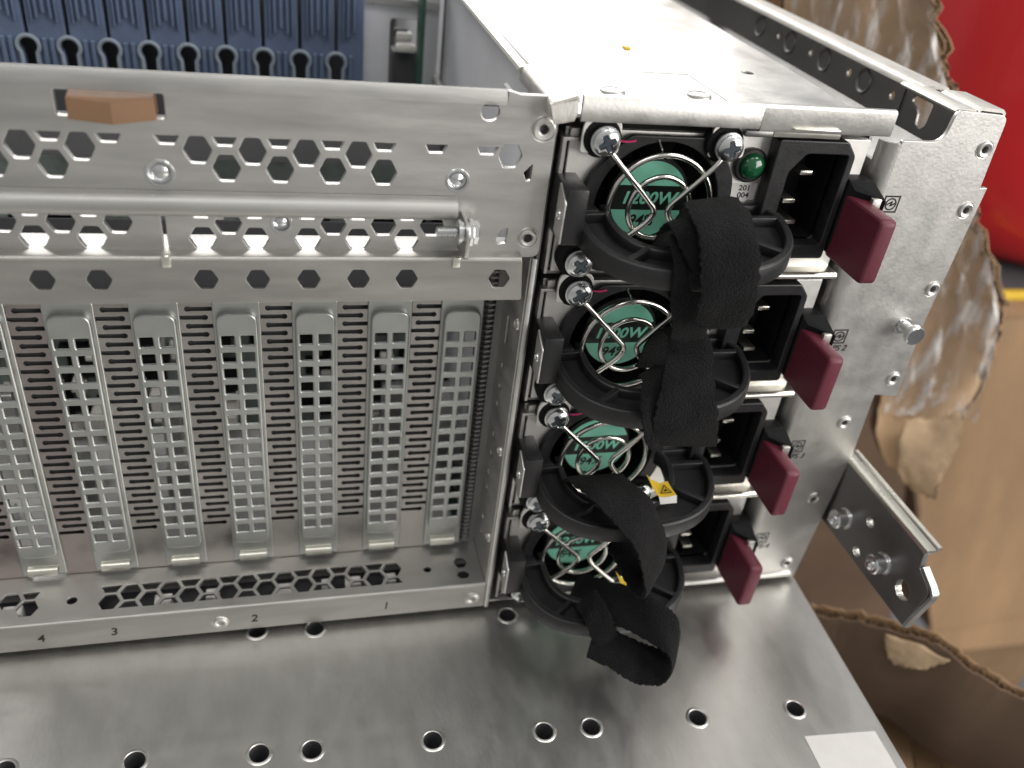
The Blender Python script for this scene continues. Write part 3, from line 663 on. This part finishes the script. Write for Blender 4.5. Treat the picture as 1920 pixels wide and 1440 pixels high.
# the pocket is open: rebuild as walls only
inl_p = bpy.data.objects[inl.name]
pk = [o for o in bpy.data.objects if o.parent == inl][0]
me = pk.data; n_ = len(ic)
bm = bmesh.new()
va = [bm.verts.new(((p[0] - P0[0]) * S, 4.2 * S, (p[1] - P0[2]) * S)) for p in ic]; vb = [bm.verts.new(((p[0] - P0[0]) * S, 17 * S, (p[1] - P0[2]) * S)) for p in ic]
for i in range(n_): bm.faces.new((va[i], va[(i + 1) % n_], vb[(i + 1) % n_], vb[i]))
bm.faces.new(vb); bm.to_mesh(me); bm.free()
for x, z in ((70.6, 154.0), (68.0, 146.2), (70.0, 140.2)):
    emit('inlet_prong', MB().box(x - 1.8, x + 1.8, 3.4, 17, z - .6, z + .6, .2), 'edge', inl)
# handle: D-shaped ribbed loop that tilts slightly down towards its free edge
def htilt(x, y, z):
    return (x, y, 144.4 + .17 * y + .03 * (x - 10) + z)
def dcurve(xl, xr, ym, yb, px=1.0):
    pts = []
    for k in range(33):
        t = PI + PI * k / 32
        c, s_ = math.cos(t), math.sin(t)
        ex = .78
        pts.append(((xl + xr) / 2 + (xr - xl) / 2 * math.copysign(abs(c) ** ex, c), ym + (ym - yb) * -math.copysign(abs(s_) ** ex, -s_) if False else ym - (ym - yb) * abs(s_) ** ex))
    return pts
outer = [(7.0, 2.4)] + dcurve(7.0, 62.5, -3.5, -26.6) + [(59.0, 2.4)]
outer_in = [(9.0, 2.4)] + dcurve(9.0, 60.4, -3.6, -24.5) + [(57.0, 2.4)]
inner = [(16.5, 2.4)] + dcurve(16.5, 48.5, -1.5, -17.0) + [(46.0, 2.4)]
inner_out = [(14.6, 2.4)] + dcurve(14.6, 50.5, -2.2, -18.8) + [(48.0, 2.4)]
hm = MB()
zf = lambda z0: (lambda x, y, z: htilt(x, y, z0 - z))
def bandpoly(a, c): return a + c[::-1]
hm.plate(bandpoly(outer, outer_in), [], 5.2, zf(0), .5)
hm.plate(bandpoly(inner_out, inner), [], 4.8, zf(-.1), .45)
hm.plate(bandpoly(outer_in, inner_out), [], 1.8, zf(-2.6), 0)
def rib(a, c, w=.75, z0=-.15):
    d = Vector((c[0] - a[0], c[1] - a[1])).normalized(); n2 = Vector((-d.y, d.x)) * w
    hm.plate([(a[0] + n2.x, a[1] + n2.y), (c[0] + n2.x, c[1] + n2.y), (c[0] - n2.x, c[1] - n2.y), (a[0] - n2.x, a[1] - n2.y)], [], 3.2, zf(z0), .25)
rib((15.2, -20.5), (22.5, -15.5)); rib((61.4, -4.5), (49.6, -4.0)); rib((57, -19.5), (46.8, -12.0)); rib((8, -1.5), (15.5, -1.2)); rib((47.5, 1.4), (58.4, 1.4)); rib((36, -25.6), (35, -17.6))
hd = emit('handle', hm, 'blackp', PS, smooth=40)
hb = MB().box(2.2, 7.6, -8.6, 3.2, 138.4, 152.6, .5)
hb.box(7.0, 13.5, -1.6, 3.2, 138.0, 144.8, .4)
emit('handle_hinge', hb, 'blackp', hd)
hp_ = emit('hinge_plate', MB().plate(rpoly([(-8.8, 138.6), (-3.0, 140.2), (-3.0, 152.6), (-8.8, 149.6)], .8, 3), [], .5, side(1.75), .1), 'steel', hd)
emit('hinge_rivet', MB().lathe([(1.3, 0), (1.2, .4), (.7, .5), (.5, .2), (.05, .2)], (1.8, -5.6, 145.2), (-1, 0, 0), 20), 'zinc', hd)
# burgundy release latch on its black arm
lm = MB().plate(rpoly([(-18.6, 132.6), (-.6, 132.6), (-.6, 150.4), (-18.6, 150.4)], [1.8, 1.0, 1.0, 1.8], 4), [], 4.6, side(80.9), .75)
lt = emit('release_latch', lm, 'burgundy', PS, smooth=50)
emit('latch_mark', MB().plate(rect(-9.5, -7.0, 143.0, 146.2, .5), [rect(-9.2, -7.3, 143.3, 145.9, .4)], .12, side(80.82), .0), 'burgundy', lt)
emit('latch_arm', MB().box(80.6, 87.6, -1.6, 6, 133.6, 154.2, .4).add([(80.6, -1.6, 154.0), (87.8, -1.6, 154.0), (87.8, -8.6, 151.6), (82, -3, 152.0), (80.6, -1.6, 136), (87.8, -1.6, 136), (87.8, -8.6, 138), (82, -3, 138)],
     [(0, 1, 2, 3), (7, 6, 5, 4), (0, 3, 7, 4), (3, 2, 6, 7), (2, 1, 5, 6), (1, 0, 4, 5)]), 'blackm', lt)
emit('latch_spring', MB().box(84.4, 87.0, -8.2, -6.8, 147.5, 151.8, .2), 'steel_ear', lt)

plabels = ['second power supply from the top, beside the PS 2 mark', 'third power supply from the top, beside the PS 3 mark', 'lowest power supply, just above the bench beside the PS-4 mark']
for k in (1, 2, 3):
    c = copy_tree(PS, None, Vector((0, 0, -40.43 * k * S)))
    c['label'] = plabels[k - 1]
    if k > 1:      # folded yellow warning label tucked against the handle arm (seen on the two lower supplies)
        dz = -40.43 * k
        P_ = lambda x, y, z: ((43.6 if k < 3 else 41.6) + (x - 46) * .78, -15.2 + (y + 12) * .78, z + .1 + dz)
        yl = emit('warning_label', MB().loft([[P_(40.6, -6.2, 146.6), P_(42.0, -7.6, 145.4), P_(45.0, -9.6, 145.2), P_(48.2, -9.4, 145.6)],
                                              [P_(41.6, -11.4, 144.9), P_(43.6, -11.8, 144.7), P_(46.2, -12.4, 144.7), P_(48.8, -12.6, 145.0)],
                                              [P_(42.6, -15.4, 144.2), P_(44.4, -15.9, 144.1), P_(46.8, -16.2, 144.3), P_(49.4, -16.0, 144.8)]], .15, (0, .3, -1)), 'yellow', c, smooth=60)
        emit('label_backing', MB().loft([[P_(42.8, -15.6, 144.0), P_(49.6, -16.2, 144.6)], [P_(43.6, -16.6, 141.8), P_(49.8, -17.2, 142.4)]], .15, (0, 1, 0)), 'paper', yl)
        tri = [Vector((43.6, -14.6)), Vector((48.2, -15.0)), Vector((46.2, -10.8))]; cen = (tri[0] + tri[1] + tri[2]) / 3
        inn_ = [cen + (p - cen) * .78 for p in tri]
        emit('warning_triangle', MB().plate([tuple(p) for p in tri], [[tuple(p) for p in inn_]], .05, lambda x, y, z: P_(x, y, 145.15 + .12 * (y + 12) + .08 * (x - 46) + z), 0)
             .plate([tuple(cen + (p - cen) * .3) for p in tri], [], .05, lambda x, y, z: P_(x, y, 145.15 + .12 * (y + 12) + .08 * (x - 46) + z), 0), 'ink', yl, smooth=0)

# ================================================================== fabric straps on the handles
def ribbon(mb, path, W, t=1.5, n=9, seg=7):
    """flat woven band: centre path, half-width vectors, thickness; slightly domed, frayed edge"""
    C = catmull(path, n); Wd = catmull(W, n); rows = []
    for i, (c, w) in enumerate(zip(C, Wd)):
        a = C[max(0, i - 1)]; b_ = C[min(len(C) - 1, i + 1)]; tan = (b_ - a).normalized(); nr = tan.cross(w).normalized()
        up = []; dn = []
        for j in range(seg + 1):
            u = -1 + 2 * j / seg
            jig = 1 + (random.uniform(-.05, .05) if abs(u) == 1 else 0)
            e = t / 2 * (1 if abs(u) < .95 else .35)
            p = c + w * u * jig + nr * (.25 * math.sin(i * .37 + u * 2))
            up.append(p + nr * e); dn.append(p - nr * e)
        rows.append(up + dn[::-1])
    m = len(rows[0]); vs = [p for r in rows for p in r]; fs = []
    for i in range(len(rows) - 1):
        for k in range(m):
            fs.append((i * m + k, i * m + (k + 1) % m, (i + 1) * m + (k + 1) % m, (i + 1) * m + k))
    fs += [tuple(range(m))[::-1], tuple(range((len(rows) - 1) * m, len(rows) * m))]
    mb.add(vs, fs)
grp = 'black fabric straps looped on the handles'
s1 = MB()
ribbon(s1, [(41, -2, 136), (41, -3, 144), (39, -8, 150), (36, -16, 152.4), (34.4, -24, 152.4), (34.2, -30, 149), (35.4, -32.4, 142), (36.4, -32.4, 135), (37.6, -30.4, 128.4)],
       [(7, 0, 1)] * 3 + [(7, -1, .5), (7, -.5, .2), (7.2, 0, 0), (7.2, 0, 0), (7.2, 0, 0), (6.6, 0, 0)])
ribbon(s1, [(30, -8, 139), (30, -12, 145.5), (29.4, -18, 149.6), (28.9, -24.5, 149), (30, -28.2, 145.6), (31.6, -29.4, 141.5)],
       [(5.0, 1, 1.5)] * 2 + [(5.0, -1, 1), (4.8, -1.5, 1), (4.4, -1, .6), (3.2, -.5, .6)])
ribbon(s1, [(28.6, -19, 147.5), (28.4, -25, 141.5), (29.6, -26, 134), (31.6, -26, 127), (33.0, -25, 122)], [(4.6, 2, 0), (4.6, 2, 0), (4.8, 1.5, 0), (5, 1, 0), (5, 1, 0)])
tag(emit('fabric_strap', s1, 'strap', loc=(33, -15, 122)), 'widest folded black strap, draped over the topmost handle', 'strap', grp)
s2 = MB()
ribbon(s2, [(37, -4, 100), (38, -6, 109), (38.4, -11, 116), (36.5, -20, 117.4), (34, -28, 113.6), (33.4, -32, 106.8), (34.6, -32.6, 100), (36.2, -31.6, 93.6)],
       [(5.8, 0, 0)] * 4 + [(6.6, 0, 0), (8, 0, 0), (9, 0, -.6), (9.2, 0, -.8)])
ribbon(s2, [(31, -13, 104), (29, -20, 108.4), (25.6, -27.4, 109.6), (25.6, -30.8, 104), (27.6, -31.8, 98), (29.4, -31.4, 94.6)], [(3.4, 1, 1)] * 6)
tag(emit('fabric_strap', s2, 'strap', loc=(32, -15, 93)), 'black strap hanging straight down in front of the second handle', 'strap', grp)
s3 = MB()
ribbon(s3, [(22.6, -5, 60), (22.8, -9, 64.5), (23.4, -14, 67.4), (25, -22, 69.4), (28.4, -29.6, 68.6), (32.2, -34, 63.1), (35.3, -35.6, 54.5), (36.6, -34.6, 46.6), (35.4, -31, 44.6), (33.2, -25, 47.8), (30.5, -20, 50.4)],
       [(8.0, 1, -.5), (8.0, 1, -.5), (8.0, 2, -.6), (7.6, 3.4, -.8), (6.8, 4.8, -.6), (5.8, 5.6, -.2), (5.4, 5.8, 0), (5.4, 5.8, 0), (5.4, 5.2, 0), (5.4, 5, 0), (5.4, 5, 0)])
tag(emit('fabric_strap', s3, 'strap', loc=(30, -20, 44)), 'black strap slanting rightwards from the third handle beside the yellow warning label', 'strap', grp)
s4 = MB()
ribbon(s4, [(25.6, -8, 14), (26.2, -11, 18.6), (28.3, -17, 21.4), (34.2, -24.6, 25.8), (40.4, -32.6, 28.0), (44.9, -38.2, 27.2), (46.2, -41.2, 23.2), (43.6, -42.2, 18.0), (38.4, -40.4, 16.6), (33.4, -37.6, 17.6), (28.4, -33.4, 18.4), (24.4, -30.2, 18.2)],
       [(4.0, 5.4, 1.5), (4.0, 5.4, 1.5), (3.6, 5.6, 1.8), (3.2, 5.8, 2.2), (3, 6, 2.0), (3, 6, 1.8), (3, 5.8, 1.4), (3, 5.6, 1.2), (3, 5.6, 1.4), (3, 5.4, 1.4), (3, 5.2, 1.4), (3, 5, 1.4)])
ribbon(s4, [(24.6, -20, 25), (25.4, -25.5, 25.4), (27.0, -30.4, 22.4), (29.2, -32.4, 17)], [(3.6, 1.5, 1.5), (3.6, 1.5, 1.5), (3.8, 1, 1.5), (3.8, 1, 1)])
tag(emit('fabric_strap', s4, 'strap', loc=(32, -25, 8)), 'black strap ending in an open loop just above the bench', 'strap', grp)

# ================================================================== cardboard and other things behind
def lerp(a, b, u): return Vector(a) * (1 - u) + Vector(b) * u
Rt = [(195, 150, 188), (206, 145, 165), (219, 140, 143), (236, 130, 111), (246, 120, 87), (258, 112, 66), (266, 105, 47), (264, 95, 17), (255, 85, -11), (250, 80, -34)]
Lf = [(155, 190, 178), (163, 185, 153), (174, 180, 129), (192, 170, 94), (213, 160, 68), (221, 150, 46), (229, 140, 27), (234, 125, -3), (228, 110, -19), (234, 95, -35)]
TC = thing('torn_carton', 'torn brown carton flap with ragged fluted edge wrapped in clear film behind the ear plate', 'carton', (215, 130, -40))
rows = []
Rc, Lc = catmull(Rt, 6), catmull(Lf, 6)
for i, (a, c) in enumerate(zip(Lc, Rc)):
    rows.append([lerp(a, c, j / 10) + Vector((random.uniform(-1.4, .8) * (j == 10) * 2.2, random.uniform(-1, 1) + 3.0 * math.sin(j * .9 + i * .25), random.uniform(-.4, .4))) for j in range(11)])
emit('flap', MB().loft(rows, 1.0, (.45, .85, -.2)), 'cardtan', TC, smooth=60)
DV = Vector((3, 14, -7))
rows2 = [[p + Vector((6.2, 2.2, .8)) for p in r] for r in rows]
emit('flap_back', MB().loft([[p + DV for p in r] for r in rows2], 1.0, (.45, .85, -.2)), 'carddark', TC, smooth=60)
E_ = [r[-1] for r in rows]; E2 = [r[-1] for r in rows2]; Em = [lerp(a, c, .5) for a, c in zip(E_, E2)]
fl = MB()
for A_, B_ in ((E_, Em), (Em, E2)):
    pts = []; n_ = 0
    for i in range(len(A_) - 1):
        L_ = (A_[i + 1] - A_[i]).length; m_ = max(3, int(L_ / 1.15))
        for q in range(m_):
            n_ += 1
            a = lerp(A_[i], A_[i + 1], q / m_); c = lerp(B_[i], B_[i + 1], q / m_)
            u = (.1, .5, .9, .5)[n_ % 4] + random.uniform(-.12, .12)
            pts.append(lerp(a, c, u) + Vector((random.uniform(-.3, .3), random.uniform(-.6, 1.8), random.uniform(-.5, .5))))
    fl.loft([[p + DV * .96 for p in pts], pts], .3, (0, 0, 1))
emit('fluting', fl, 'flute', TC, smooth=0)
mid = MB()
for L_ in (Em, E2):
    mid.loft([[p + Vector((random.uniform(-.4, .4), random.uniform(-.5, 2.2), random.uniform(-.4, .4))) for p in L_], [p + DV * .96 for p in L_]], .5, (1, .1, 0))
emit('liners', mid, 'cardpale', TC, smooth=60)
def torn(rows_, n, amp, off):
    cols = [catmull([r[k] for r in rows_], n) for k in range(len(rows_[0]))]
    g = [catmull([cols[k][i] for k in range(len(cols))], n) for i in range(len(cols[0]))]
    R_, C_ = len(g), len(g[0])
    for i in range(R_):
        for j in range(C_):
            ed = (i in (0, R_ - 1)) or (j in (0, C_ - 1))
            k_ = amp * (1.5 if ed else 1)
            g[i][j] = g[i][j] + Vector(off) + Vector((random.uniform(-k_, k_), random.uniform(-k_, k_) * .7, random.uniform(-k_, k_)))
    return g
tl = torn([[(232, 100, -4), (243, 97, -2), (252, 92, 6)], [(229, 97, -14), (241, 90, -14), (253, 86, -6)], [(231, 93, -26), (242, 86, -27), (250, 82, -22)], [(238, 90, -38), (244, 84, -40), (248, 79, -38)]], 5, .7, (0, -4, 0))
emit('torn_layer', MB().loft(tl, .8, (.3, .9, -.2)), 'cardpale', TC, smooth=70)
filmrows = []
for i in range(0, len(Lc), 1):
    a, c = Lc[i], Rc[i]
    filmrows.append([lerp(a, c, j / 16 * .98) + Vector((0, -5 + 1.8 * math.sin(j * 1.9 + i * .25) + random.uniform(-.6, .6), 0)) for j in range(17)])
filmm = MB().loft(filmrows[:46], .08, (.3, .9, 0))
tag(emit('plastic_film', filmm, 'film', loc=(195, 150, 100), smooth=50), 'crinkled clear plastic film clinging to the torn carton flap', 'plastic film')

# upright folded cardboard sheets at the top, left of the flap
for i, (xa, ya, w, nm, lb) in enumerate([(150, 215, 20, 'card', 'pale folded cardboard strip standing behind the side flange, nearest the carton flap'), (118, 250, 26, 'cardpale', 'second folded cardboard strip, further along the side flange')]):
    o = MB().loft([[(xa + w * j / 6 * 1.2, ya - 10 * j / 6 + 5 * math.sin(j * 1.5 + i), -100 + 165 * k + 2 * j) for j in range(7)] for k in range(3)], 3, (.3, .9, 0))
    tag(emit('cardboard_strip', o, nm, loc=(xa, ya, -100), smooth=40), lb, 'cardboard')

# big brown box to the right
def boxsheet(x0, x1, y0, y1, z0, z1): return MB().box(x0, x1, y0, y1, z0, z1, 1.5)
BX = thing('cardboard_box', 'large closed brown cardboard box below the yellow strip', 'box', (470, 300, -420))
rows = [[(391 + 115 * q + x * (280 - 115 * q), 300 - 64 * q + 3 * math.sin(q * 4 + x * 5), -65 - 300 * q) for x in [j / 10 for j in range(11)]] for q in [k / 10 for k in range(11)]]
emit('front_panel', MB().loft(rows, 4, (0, 1, 0)), 'card', BX, smooth=60)
emit('top_panel', MB().loft([[(391, 300.4, -65.6), (671, 300.4, -65.6)], [(391, 324, -67), (671, 324, -67)]], 4, (0, 0, -1)), 'card', BX)
emit('lower_fold', MB().loft([[(506, 236, -366), (671, 236, -366)], [(512, 228, -392), (671, 227, -396)], [(516, 240, -420), (671, 240, -430)], [(560, 240, -745), (671, 240, -745)]], 3, (0, 1, 0)), 'card', BX, smooth=30)
emit('side_panel', MB().loft([[(390, 301, -67), (400, 420, -67)], [(505, 238, -366), (500, 420, -366)]], 4, (1, 0, 0)), 'carddark', BX)
# box right behind the bracket (in shade)
BY = thing('cardboard_box', 'shadowed brown cardboard box behind the slide bracket', 'box', (280, 210, -300))
rows = [[(150 + (170 + 97 * q) * u, 232 - 28 * u + 4 * math.sin(u * 9 + q * 3), -20 - 290 * q) for u in [j / 10 for j in range(11)]] for q in [k / 8 for k in range(9)]]
emit('front_panel', MB().loft(rows, 4, (0, 1, 0)), 'carddark', BY, smooth=60)
emit('side_panel', MB().loft([[(320, 205, -20), (322, 360, -20)], [(417, 205, -310), (410, 360, -310)]], 4, (-1, 0, 0)), 'carddark', BY)
# curved open flap beside the bench
top = catmull([(130, 42, -62), (150, 33, -59), (163, 25, -56), (172, 18, -52), (184, 5, -46), (194, -5, -43), (204, -18, -46), (216, -28, -49), (230, -42, -50)], 7)
OC = thing('open_carton', 'open brown carton with curved corrugated rim beside the bench corner', 'carton', (185, 0, -220))
N = len(top)
def wallrow(dz, dx, dy, am): return [p + Vector((dx, dy, dz)) + Vector((random.uniform(-am, am), random.uniform(-am, am), 0)) for p in top]
inn = [[p + Vector((random.uniform(-.5, .5), random.uniform(-.5, .5), random.uniform(-.8, .8))) for p in top], wallrow(-14, -2, -1, 0), wallrow(-38, 0, 0, 0), wallrow(-62, 8, 6, 0), wallrow(-84, 24, 20, 0)]
emit('near_wall', MB().loft(inn, .9, (.6, .75, 0)), 'carddark', OC, smooth=60)
inn2 = [[p + Vector((3.8, 4.7, random.uniform(-1.2, 1.2))) for p in inn[0]]] + [[p + Vector((3.8, 4.7, 0)) for p in r] for r in inn[1:]]
emit('outer_liner', MB().loft(inn2, .9, (.6, .75, 0)), 'card', OC, smooth=60)
zz = []
for i in range(N - 1):
    for q in range(2):
        a = lerp(inn[0][i], inn[0][i + 1], q / 2); c = lerp(inn2[0][i], inn2[0][i + 1], q / 2)
        zz.append(lerp(a, c, .18 if (i * 2 + q) % 4 < 2 else .85) + Vector((0, 0, -random.uniform(.2, 1.2))))
emit('fluting', MB().loft([zz, [p + Vector((0, 0, -14)) for p in zz]], .4, (.6, .75, 0)), 'flute', OC, smooth=0)
pl = torn([[(179, 9, -47), (187, .5, -44.5), (197, -9, -45)], [(179, 6.4, -51), (185, -.5, -51), (192, -7, -50)], [(182, 1.5, -57), (184.5, -1, -56), (187, -4, -54)]], 5, .5, (-1.5, -3.2, 0))
emit('torn_layer', MB().loft(pl, .7, (.6, .75, 0)), 'cardpale', OC, smooth=70)
emit('far_wall', MB().loft([[(150, 190, -215), (330, 110, -215)], [(150, 190, -330), (330, 110, -330)]], 3, (.3, .9, 0)), 'carddark', OC)
ib = MB().loft([[(118, 60, -215), (330, 40, -190)], [(118, -80, -215), (330, -120, -190)]], 3, (0, 0, -1))
emit('carton_floor', ib, 'carddark', OC)
fo = MB()
for k, (x0, x1) in enumerate(((192, 206), (213, 221), (228, 262))):
    fo.loft([[(x0 + 22, 26, -128), (x1 + 24, 18, -126)], [(x0, -34, -142), (x1, -38, -138)], [(x0 - 10, -90, -160), (x1 - 4, -92, -156)]], 2.5, (0, .3, -1))
emit('inner_flap', fo, 'card', OC)

# red drum, dark grey case and yellow band
rd = MB()
prof = [(.1, 0), (150, 0), (175, 6), (192, 20), (204, 44), (212, 90), (216, 160), (214, 240), (208, 300)]
rd.lathe(prof, (640, 520, -62), (0, 0, 1), 96)
tag(emit('red_bin', rd, 'red', loc=(640, 520, -62), smooth=60), 'glossy red rounded plastic bin behind the torn carton', 'bin')
tag(emit('dark_case', MB().box(380, 760, 336, 800, -130, -62, 5), 'wallm', loc=(570, 560, -115)), 'dark grey flat case under the red bin', 'case')
ys = MB().box(470, 640, 327, 334, -84, -62, 1)
tag(emit('yellow_strip', ys, 'yellow', loc=(550, 330, -76)), 'yellow strip along the dark case above the brown box', 'strip')
fl_ = emit('floor', MB().box(-3000, 3000, -3000, 4000, -760, -750), 'greyfloor', loc=(0, 0, -760)); fl_['kind'] = 'structure'

# ================================================================== light
w = bpy.data.worlds.new('World'); sc.world = w; w.use_nodes = True
nt = w.node_tree; bg = nt.nodes['Background']
tcw = _n(nt, 'ShaderNodeTexCoord'); sep = _n(nt, 'ShaderNodeSeparateXYZ'); rmp = _n(nt, 'ShaderNodeValToRGB')
nt.links.new(tcw.outputs['Generated'], sep.inputs[0])
mr = _n(nt, 'ShaderNodeMapRange'); mr.inputs['From Min'].default_value = -1; mr.inputs['From Max'].default_value = 1
nt.links.new(sep.outputs['Z'], mr.inputs['Value']); nt.links.new(mr.outputs['Result'], rmp.inputs['Fac'])
el = rmp.color_ramp.elements
el[0].position = 0; el[0].color = (.24, .238, .235, 1)
el[1].position = 1; el[1].color = (.62, .62, .61, 1)
e = el.new(.48); e.color = (.42, .417, .408, 1)
e = el.new(.62); e.color = (.54, .54, .53, 1)
nt.links.new(rmp.outputs['Color'], bg.inputs['Color']); bg.inputs['Strength'].default_value = .75

def lamp(name, loc, target, sx, sy, power, col):
    l = bpy.data.lights.new(name, 'AREA'); l.shape = 'RECTANGLE'; l.size = sx; l.size_y = sy; l.energy = power; l.color = col
    o = bpy.data.objects.new(name, l); COL.objects.link(o); o.location = loc
    o.rotation_euler = (Vector(target) - Vector(loc)).to_track_quat('-Z', 'Y').to_euler()
    return o
lamp('overhead_lamp', (-.2, 1.9, 1.55), (0, .1, .1), 2.4, .6, 40, (1, .98, .95))
lamp('overhead_lamp', (-.4, -.7, 2.0), (0, 0, .1), 1.4, .4, 10, (1, .98, .95))
lamp('overhead_lamp', (1.1, -.45, 1.7), (.2, .1, .05), 1.2, .4, 14, (1, .98, .95))  # added overhead fill to brighten the carton and ear plate
lamp('low_area_lamp', (1.35, -1.1, .5), (.1, 0, .1), 1.3, .9, 26, (1, .97, .93))  # added fill from low right front for the ear plate; no window there
lamp('low_area_lamp', (.65, 2.6, .95), (.05, .1, .17), 1.5, .9, 15, (1, .98, .95))  # bright window end of the room, reflected in the lid

# ================================================================== camera
cam = bpy.data.cameras.new('Camera'); co = bpy.data.objects.new('Camera', cam); COL.objects.link(co)
R0 = (0.9684997507497153, -0.22190630336151662, 0.11298595189741097)
D0 = (-0.03317426808216719, -0.5646675887576844, -0.8246514306928685)
F0 = (0.24679486556824315, 0.7949264788236761, -0.5542419981650976)
mw = Matrix(((R0[0], -D0[0], -F0[0], -61.607 * S), (R0[1], -D0[1], -F0[1], -190.919 * S), (R0[2], -D0[2], -F0[2], 225.640 * S), (0, 0, 0, 1)))
co.matrix_world = mw
cam.sensor_fit = 'HORIZONTAL'; cam.sensor_width = 36; cam.lens = 36 * 1629.945 / 1920
cam.clip_start = .01; cam.clip_end = 50
cam.dof.use_dof = True; cam.dof.focus_distance = .228; cam.dof.aperture_fstop = 11
sc.camera = co

vs_ = sc.view_settings
sc.display_settings.display_device = 'sRGB'
vs_.view_transform = 'Standard'; vs_.look = 'None'; vs_.exposure = 0; vs_.gamma = 1; vs_.use_curve_mapping = False
sc.render.engine = 'CYCLES'
sc.cycles.use_denoising = True
sc.cycles.max_bounces = 7; sc.cycles.glossy_bounces = 4; sc.cycles.diffuse_bounces = 3; sc.cycles.transparent_max_bounces = 10
sc.cycles.sample_clamp_indirect = 6
